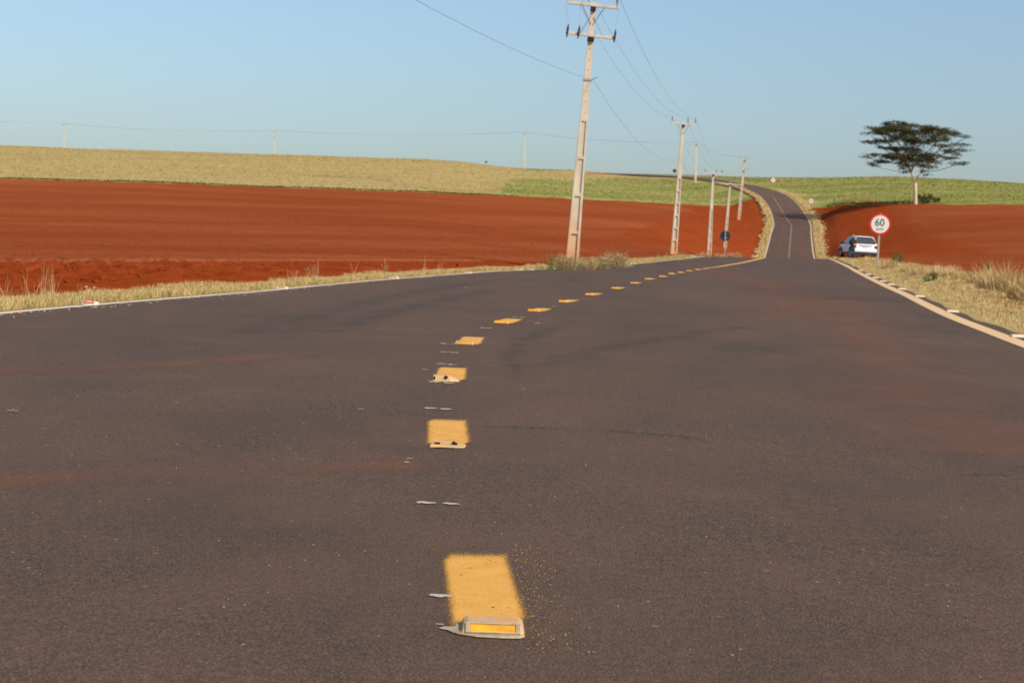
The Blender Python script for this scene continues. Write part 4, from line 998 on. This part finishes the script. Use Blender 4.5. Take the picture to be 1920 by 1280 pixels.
def bush(px, py, wpx, hpx, D, lab, m=M_DKG, n_=700):
    p = P(px, py, D); p[2] = HT1(p[0], p[1]); s = D/F
    o = empty('bush', tuple(p)); tag(o, lab, 'bush')
    w_, h_ = wpx*s, hpx*s; ncl = 14; L = []
    b = MB()
    for i in range(ncl):
        c = (random.uniform(-.5, .5)*w_, random.uniform(-.3, .3)*w_, random.uniform(.2, .85)*h_); b.tube([(c[0]*.4, c[1]*.4, -.1), c], [.05, .02], 4)
        for _ in range(n_//ncl): L.append([c[0]+random.gauss(0, w_*.10), c[1]+random.gauss(0, w_*.1), abs(c[2]+random.gauss(0, h_*.18))])
    b.build('stem', M_TWIG, o)
    L = np.array(L); k = len(L); s_ = np.random.uniform(.08, .2, k); d1 = np.random.randn(k, 3); d1 /= np.linalg.norm(d1, axis=1)[:, None]; d2 = np.cross(d1, np.random.randn(k, 3)); d2 /= np.linalg.norm(d2, axis=1)[:, None]
    V = np.stack([L-d1*s_[:, None], L+d2*s_[:, None]*.6, L+d1*s_[:, None], L-d2*s_[:, None]*.6], 1).reshape(-1, 3)
    tag(mesh_np('foliage', V, np.arange(k*4).reshape(-1, 4), m, o), kind='stuff')
bush(1738, 381, 34, 16, 255, 'low dark bush right beside the tree trunk')
bush(1755, 382, 14, 9, 256, 'small dark bush, outer one right of the tree trunk', n_=200)
bush(1707, 382, 12, 9, 255, 'small brownish bush left of the tree trunk', M_BRUSH, 250)
bush(1389, 392, 5, 8, 284, 'tiny dark bush behind the two armed pole', n_=120)
bush(1370, 474, 6, 7, 150, 'tiny dark bush at the foot of the fourth pole', n_=120)
bush(1522, 390, 8, 7, 279, 'small green bush under the lower red rimmed sign', M_WEED, 150)
def low_scrub(px0, px1, py, D, n_, m, lab, h=.5):
    k = n_; px_ = np.random.uniform(px0, px1, k); D_ = np.interp(px_, bp[:, 0], bp[:, 2])+np.random.uniform(.3, D, k); x = (px_-960)/F*D_; z = HT(x, D_)
    v, f = blades(x, D_, z, h*np.random.uniform(.4, 1.2, k), np.random.uniform(.15, .3, k), .5); tag(mesh_np('ground_cover', v, f, m), lab, 'ground cover', kind='stuff')
low_scrub(-60, 960, 0, 2.5, 2600, M_DKG, 'thin row of dark weeds where the stubble hill meets the red field', .26)
low_scrub(1535, 1700, 0, 5, 500, M_WEED, 'dark weeds along the field edge left of the tree', .5)
# ------------------------------------------------------------------ the white car
M_CARW = mat('white_car_paint', (.80, .80, .80), .28, 0, .5); M_GLS = mat('dark_car_glass', (.015, .018, .022), .12, 0, .6); M_TIRE = mat('tyre_rubber', (.02, .02, .02), .8)
M_RIM = mat('wheel_rim', (.30, .27, .24), .4, .6); M_TRIM = mat('black_trim', (.02, .02, .022), .6); M_TAIL = mat('tail_lamp', (.22, .02, .025), .3, 0, .5); M_BLUE = mat('dark_blue_trim', (.10, .14, .25), .4)
M_PLATE = simple('plate_white', (.55, .56, .58), (.62, .63, .65), 4, .5)
def car():
    c = P(1621, 484, 97.5); c[2] = HT1(c[0], c[1])
    o = empty('parked_car', tuple(c), math.radians(2)); o.rotation_euler = (0, math.radians(1.0), math.radians(1.0))
    tag(o, 'white sport utility car parked on the grass left of the speed sign', 'car')
    # stations from rear (y=0) to front: y, z_bottom, belt z, top z, half widths at sill, belt, top
    ST = [(0.00, .52, .80, .95, .78, .80, .76), (.05, .40, 1.02, 1.10, .84, .86, .80), (.14, .36, 1.07, 1.34, .87, .88, .72), (.30, .33, 1.08, 1.60, .88, .895, .66), (.50, .32, 1.07, 1.655, .885, .90, .62), (1.3, .30, 1.06, 1.675, .89, .905, .62),
          (2.0, .30, 1.05, 1.66, .89, .905, .62), (2.45, .30, 1.04, 1.58, .89, .90, .63), (2.95, .30, 1.03, 1.22, .885, .895, .70), (3.15, .30, 1.02, 1.08, .88, .89, .76), (3.9, .32, .94, 1.00, .86, .87, .72), (4.22, .38, .78, .86, .80, .80, .66), (4.30, .46, .66, .72, .70, .70, .60)]
    vs = []; fs = []
    for (y, zb, zm, zt, wb_, wm, wt_) in ST:
        half = [(wb_*.9, zb), (wb_, zb+.10), (wm, (zb+zm)/2), (wm, zm), (wt_, max(zt-.05, zm+.02)), (wt_*.86, zt)]
        ring = [(x, y, z) for x, z in half]+[(-x, y, z) for x, z in half[::-1]]; vs += ring
    n_ = 12
    for i in range(len(ST)-1):
        for j in range(n_): fs.append((i*n_+j, i*n_+(j+1) % n_, (i+1)*n_+(j+1) % n_, (i+1)*n_+j))
    fs += [tuple(range(n_))[::-1], tuple((len(ST)-1)*n_+k for k in range(n_))]
    b = MB(); b.add(vs, [f[::-1] for f in fs]); bo = b.build('body', M_CARW, o, False, .03)
    for p in bo.data.polygons: p.use_smooth = True
    bo.modifiers['bevel'].angle_limit = math.radians(25)
    def quad(name, v, m, off=(0, 0, 0), par=o):
        q_ = MB(); v = [Vector(k)+Vector(off) for k in v]; nrm_ = (v[1]-v[0]).cross(v[2]-v[0]).normalized()*.015; k_ = len(v)
        q_.add([a for a in v]+[a-nrm_ for a in v], [tuple(range(k_)), tuple(range(k_, 2*k_))[::-1]]+[(i, k_+i, k_+(i+1) % k_, (i+1) % k_) for i in range(k_)]); return q_.build(name, m, par)
    # tailgate glass follows the sloping back
    rw = MB(); rows = [(.73, .020, 1.12), (.76, .065, 1.22), (.70, .105, 1.34), (.60, .205, 1.53)]
    for dy_ in (0, .05): rw.add([], []); rw.v += [(sx_*hw_, y_+dy_, z_) for hw_, y_, z_ in rows for sx_ in (-1, 1)]
    rw.f += [(2*i, 2*i+1, 2*i+3, 2*i+2) for i in range(3)]+[(8+2*i+2, 8+2*i+3, 8+2*i+1, 8+2*i) for i in range(3)]+[(0, 2, 10, 8), (2, 4, 12, 10), (4, 6, 14, 12), (1, 9, 11, 3), (3, 11, 13, 5), (5, 13, 15, 7), (0, 8, 9, 1), (6, 7, 15, 14)]
    rw.build('rear_window', M_GLS, o)
    for s_ in (-1, 1):
        v = [(s_*.925, .95, 1.10), (s_*.925, 2.72, 1.08), (s_*.70, 2.30, 1.55), (s_*.68, 1.1, 1.60)]
        quad('side_window', v if s_ < 0 else v[::-1], M_GLS); v = [(s_*.925, .50, 1.12), (s_*.925, .90, 1.10), (s_*.68, 1.04, 1.58), (s_*.72, .62, 1.52)]
        quad('side_window', v if s_ < 0 else v[::-1], M_GLS)
        t = MB(); t.box((s_*.77, .02, .92), (.19, .12, .24)); t.build('tail_lamp', M_TAIL, o, bevel=.02)
        m_ = MB(); m_.box((s_*1.05, 2.62, 1.12), (.24, .12, .17)); m_.build('mirror', M_TRIM, o, bevel=.03)
        r_ = MB(); r_.tube([(s_*.56, .55, 1.66), (s_*.56, .7, 1.73), (s_*.56, 2.1, 1.73), (s_*.56, 2.25, 1.66)], .02, 5); r_.build('roof_rail', M_TRIM, o)
        for yw in (.80, 3.42):
            wh = MB(); wh.lathe([(.24, -.11), (.33, -.11), (.355, -.08), (.355, .08), (.33, .11), (.24, .11)], (s_*.80, yw, .355), 20, (1, 0, 0)); wo_ = wh.build('wheel', M_TIRE, o)
            rm = MB(); rm.lathe([(.235, -.02), (.235, .02), (.06, .03)], (s_*.895, yw, .355), 14, (s_, 0, 0)); rm.build('rim', M_RIM, wo_)
            ar = MB(); pts = [(s_*.885, yw+.45*math.cos(a), .36+.45*math.sin(a)) for a in np.linspace(0, math.pi, 9)]; ar.tube(pts, .045, 5); ar.build('wheel_arch', M_TRIM, o)
        h_ = MB(); h_.box((s_*.62, 4.20, .74), (.34, .12, .16)); h_.build('headlight', M_GLS, o)
        quad('sill', [(s_*.90, .4, .34), (s_*.90, 3.9, .34), (s_*.90, 3.9, .46), (s_*.90, .4, .46)][::(1 if s_ < 0 else -1)], M_TRIM)
    t = MB(); t.box((0, -.03, .40), (1.62, .18, .22)); t.build('bumper_skirt', M_TRIM, o, bevel=.02)
    t = MB(); t.box((0, .02, .64), (1.68, .18, .26)); t.build('bumper', M_CARW, o, bevel=.05)
    t = MB(); t.box((0, .0, .99), (.95, .06, .055)); t.build('tailgate_trim', M_BLUE, o, bevel=.01)  # dark blue trim strip across the tailgate
    t = MB(); t.box((0, -.012, .86), (.40, .03, .13)); t.build('number_plate', M_PLATE, o)
    t = MB(); t.box((0, .20, 1.62), (1.15, .22, .04)); t.build('spoiler', M_CARW, o, bevel=.01)
    t = MB(); t.tube([(.3, 2.0, 1.68), (.3, 1.85, 1.85)], .008, 4); t.build('aerial', M_TRIM, o)
    return o
car()
# ------------------------------------------------------------------ person standing at the car's rear left corner
M_JKT = simple('navy_jacket', (.012, .013, .018), (.02, .022, .03), 10, .8); M_JEANS = simple('blue_jeans', (.025, .04, .09), (.04, .06, .12), 12, .85); M_SKIN = mat('skin', (.50, .27, .17), .6); M_HAIR = mat('grey_hair', (.13, .10, .09), .8)
M_SHIRT = simple('grey_sleeve', (.14, .16, .20), (.20, .22, .27), 10, .8); M_SHOE = mat('dark_shoe', (.03, .025, .025), .6); M_PHONE = mat('orange_folder', (.65, .20, .05), .5)
def skin(name, pts, edges, rad, m, parent, root=0, sub=2):
    me = bpy.data.meshes.new(name); me.from_pydata(pts, edges, []); me.materials.append(m); o = lnk(bpy.data.objects.new(name, me), parent)
    s_ = o.modifiers.new('skin', 'SKIN'); 
    for i, r in enumerate(rad):
        sv = me.skin_vertices[0].data[i]; sv.radius = r if hasattr(r, '__len__') else (r, r)
    me.skin_vertices[0].data[root].use_root = True
    u = o.modifiers.new('sub', 'SUBSURF'); u.levels = u.render_levels = sub; s_.use_smooth_shade = True; return o
def person():
    p = P(1597, 484.5, 91); p[2] = HT1(p[0], p[1]); o = empty('person', tuple(p), math.radians(15))
    tag(o, 'person in dark navy jacket and jeans standing at the white car, holding something orange', 'person')
    pts = [(0, 0, .92), (0, 0, 1.08), (0, .0, 1.25), (0, .01, 1.42), (0, .0, 1.50), (0, -.01, 1.56),           # pelvis .. neck 0-5
           (-.17, .01, 1.40), (-.24, .03, 1.14), (-.13, -.20, 1.10), (-.05, -.26, 1.12),                        # arm on the left, bent to the waist
           (.17, .01, 1.40), (.25, .02, 1.14), (.15, -.18, 1.06), (.06, -.25, 1.08),
           (-.09, 0, .88), (-.10, -.02, .50), (-.11, .01, .10), (.09, 0, .88), (.12, -.01, .50), (.14, .02, .10)]
    E = [(0, 1), (1, 2), (2, 3), (3, 4), (4, 5), (3, 6), (6, 7), (7, 8), (8, 9), (3, 10), (10, 11), (11, 12), (12, 13), (0, 14), (14, 15), (15, 16), (0, 17), (17, 18), (18, 19)]
    R = [(.15, .11), (.145, .10), (.17, .115), (.15, .10), (.06, .06), (.055, .055), (.07, .07), (.052, .052), (.040, .040), (.030, .03), (.07, .07), (.052, .052), (.04, .04), (.03, .03),
         (.095, .095), (.068, .068), (.046, .046), (.095, .095), (.068, .068), (.046, .046)]
    skin('body', pts, E, R, M_JKT, o)
    # trousers over the legs, jacket is the body itself
    skin('trousers', [(0, 0, .93), (-.09, 0, .86), (-.10, -.02, .50), (-.11, .01, .09), (.09, 0, .86), (.12, -.01, .50), (.14, .02, .09)], [(0, 1), (1, 2), (2, 3), (0, 4), (4, 5), (5, 6)],
         [(.155, .12), (.105, .105), (.078, .078), (.062, .062), (.105, .105), (.078, .078), (.062, .062)], M_JEANS, o)
    h = MB(); prof = []
    for i in range(9):
        a = math.pi*i/8; prof.append((max(.004, .078*math.sin(a)*(1-.12*max(0, math.cos(a)))), -.118*math.cos(a)))
    h.lathe(prof, (0, -.015, 1.665), 12); ho = h.build('head', M_SKIN, o, True); ho.rotation_euler = (0, 0, 0)
    n_ = MB(); n_.add([(-.014, -.09, 1.65), (.014, -.09, 1.65), (0, -.115, 1.648), (0, -.088, 1.69)], [(0, 1, 2), (1, 3, 2), (3, 0, 2), (0, 3, 1)]); n_.build('nose', M_SKIN, ho)
    for s_ in (-1, 1):
        e = MB(); e.lathe([(.010, 0), (.008, .006)], (s_*.028, -.088, 1.675), 8, (0, -1, 0)); e.build('eye', M_TRIM, ho)
        e = MB(); e.lathe([(.022, 0), (.016, .012)], (s_*.076, .0, 1.665), 8, (s_, 0, 0)); e.build('ear', M_SKIN, ho)
    m_ = MB(); m_.box((0, -.090, 1.622), (.045, .008, .010)); m_.build('mouth', mat('lips', (.35, .12, .09), .6), ho)
    hr = MB(); prof = [(.084*math.sin(a), .118*math.cos(a)) for a in np.linspace(1.45, .05, 7)]
    hr.lathe(prof, (0, .004, 1.675), 12); hr.build('hair', M_HAIR, o, True)
    for s_, wx in ((-1, (-.04, -.27, 1.12)), (1, (.05, -.26, 1.08))):
        wr_ = Vector(wx); d = Vector((-s_*.8, -.35, .05)).normalized()
        pts = [tuple(wr_), tuple(wr_+d*.05), tuple(wr_+d*.085)]; E = [(0, 1), (1, 2)]; R = [(.026, .02), (.036, .018), (.034, .015)]
        for k in range(4):
            off = Vector((0, .004*k, (k-1.5)*.019)); L_ = (.030, .034, .032, .024)[k]; i0 = len(pts)
            pts += [tuple(wr_+d*.085+off), tuple(wr_+d*(.085+L_)+off), tuple(wr_+d*(.085+L_*1.5)+off+Vector((0, .03, 0)))]; E += [(2, i0), (i0, i0+1), (i0+1, i0+2)]; R += [(.010, .010), (.009, .009), (.008, .008)]
        i0 = len(pts); pts += [tuple(wr_+d*.035+Vector((0, -.01, .035))), tuple(wr_+d*.065+Vector((0, -.005, .055)))]; E += [(1, i0), (i0, i0+1)]; R += [(.011, .011), (.009, .009)]
        skin('hand', pts, E, R, M_SKIN, o, 0, 1)
    f = MB(); f.box((.01, -.30, 1.12), (.17, .03, .12), Matrix.Rotation(.3, 3, 'Y')); fo = f.build('folder', M_PHONE); tag(fo, 'small orange object held at the waist by the person beside the car', 'folder')
    fo.location = o.location; fo.rotation_euler = o.rotation_euler
    for s_ in (-1, 1):
        x = -.11 if s_ < 0 else .14
        s2 = MB(); vs = [(x-.045, .08, 0), (x+.045, .08, 0), (x+.05, -.12, 0), (x, -.19, 0), (x-.05, -.12, 0)]; s2.add(vs+[(a, b_, .09 if b_ > 0 else .055) for a, b_, c_ in vs], [(4, 3, 2, 1, 0), (5, 6, 7, 8, 9)]+[(i, (i+1) % 5, 5+(i+1) % 5, 5+i) for i in range(5)])
        s2.build('shoe', M_SHOE, o, bevel=.015)
person()

# ------------------------------------------------------------------ litter and lumps on the soil by the left verge
M_LIT = mat('white_plastic_scrap', (.45, .43, .38), .7)
for a_, b_, wpx, lab in ((161, 540, 9, 'crumpled white plastic scrap on red soil right of the green spears'), (176, 541, 6, 'smaller white scrap beside the crumpled one on red soil')):
    p = hit(a_, b_); sc = p[1]/F; b = MB(); k_ = 7
    rim = [(wpx*sc*.5*math.cos(6.283*i/k_)*random.uniform(.6, 1.2), wpx*sc*.4*math.sin(6.283*i/k_), random.uniform(.003, .02)) for i in range(k_)]
    b.add([(.01, 0, .035)]+rim+[(0, 0, 0)], [(0, i+1, (i+1) % k_+1) for i in range(k_)]+[(k_+1, (i+1) % k_+1, i+1) for i in range(k_)]); o = b.build('litter', M_LIT); o.location = tuple(p); tag(o, lab, 'litter')
M_LUMP = mat('dark_clod', (.05, .022, .014), 1, 0, 0)
for a_, b_, wpx, lab in ((857, 499, 8, 'dark lump of earth left of the fifth red stud'), (976, 500, 7, 'dark lump of earth at the verge just left of the pole thicket')):
    p = hit(a_, b_); sc = p[1]/F; v, f = octa(np.array([[0, 0, .05]]), np.array([wpx*sc*.5])); o = mesh_np('clod', v, f, M_LUMP); o.location = tuple(p); tag(o, lab, 'clod')
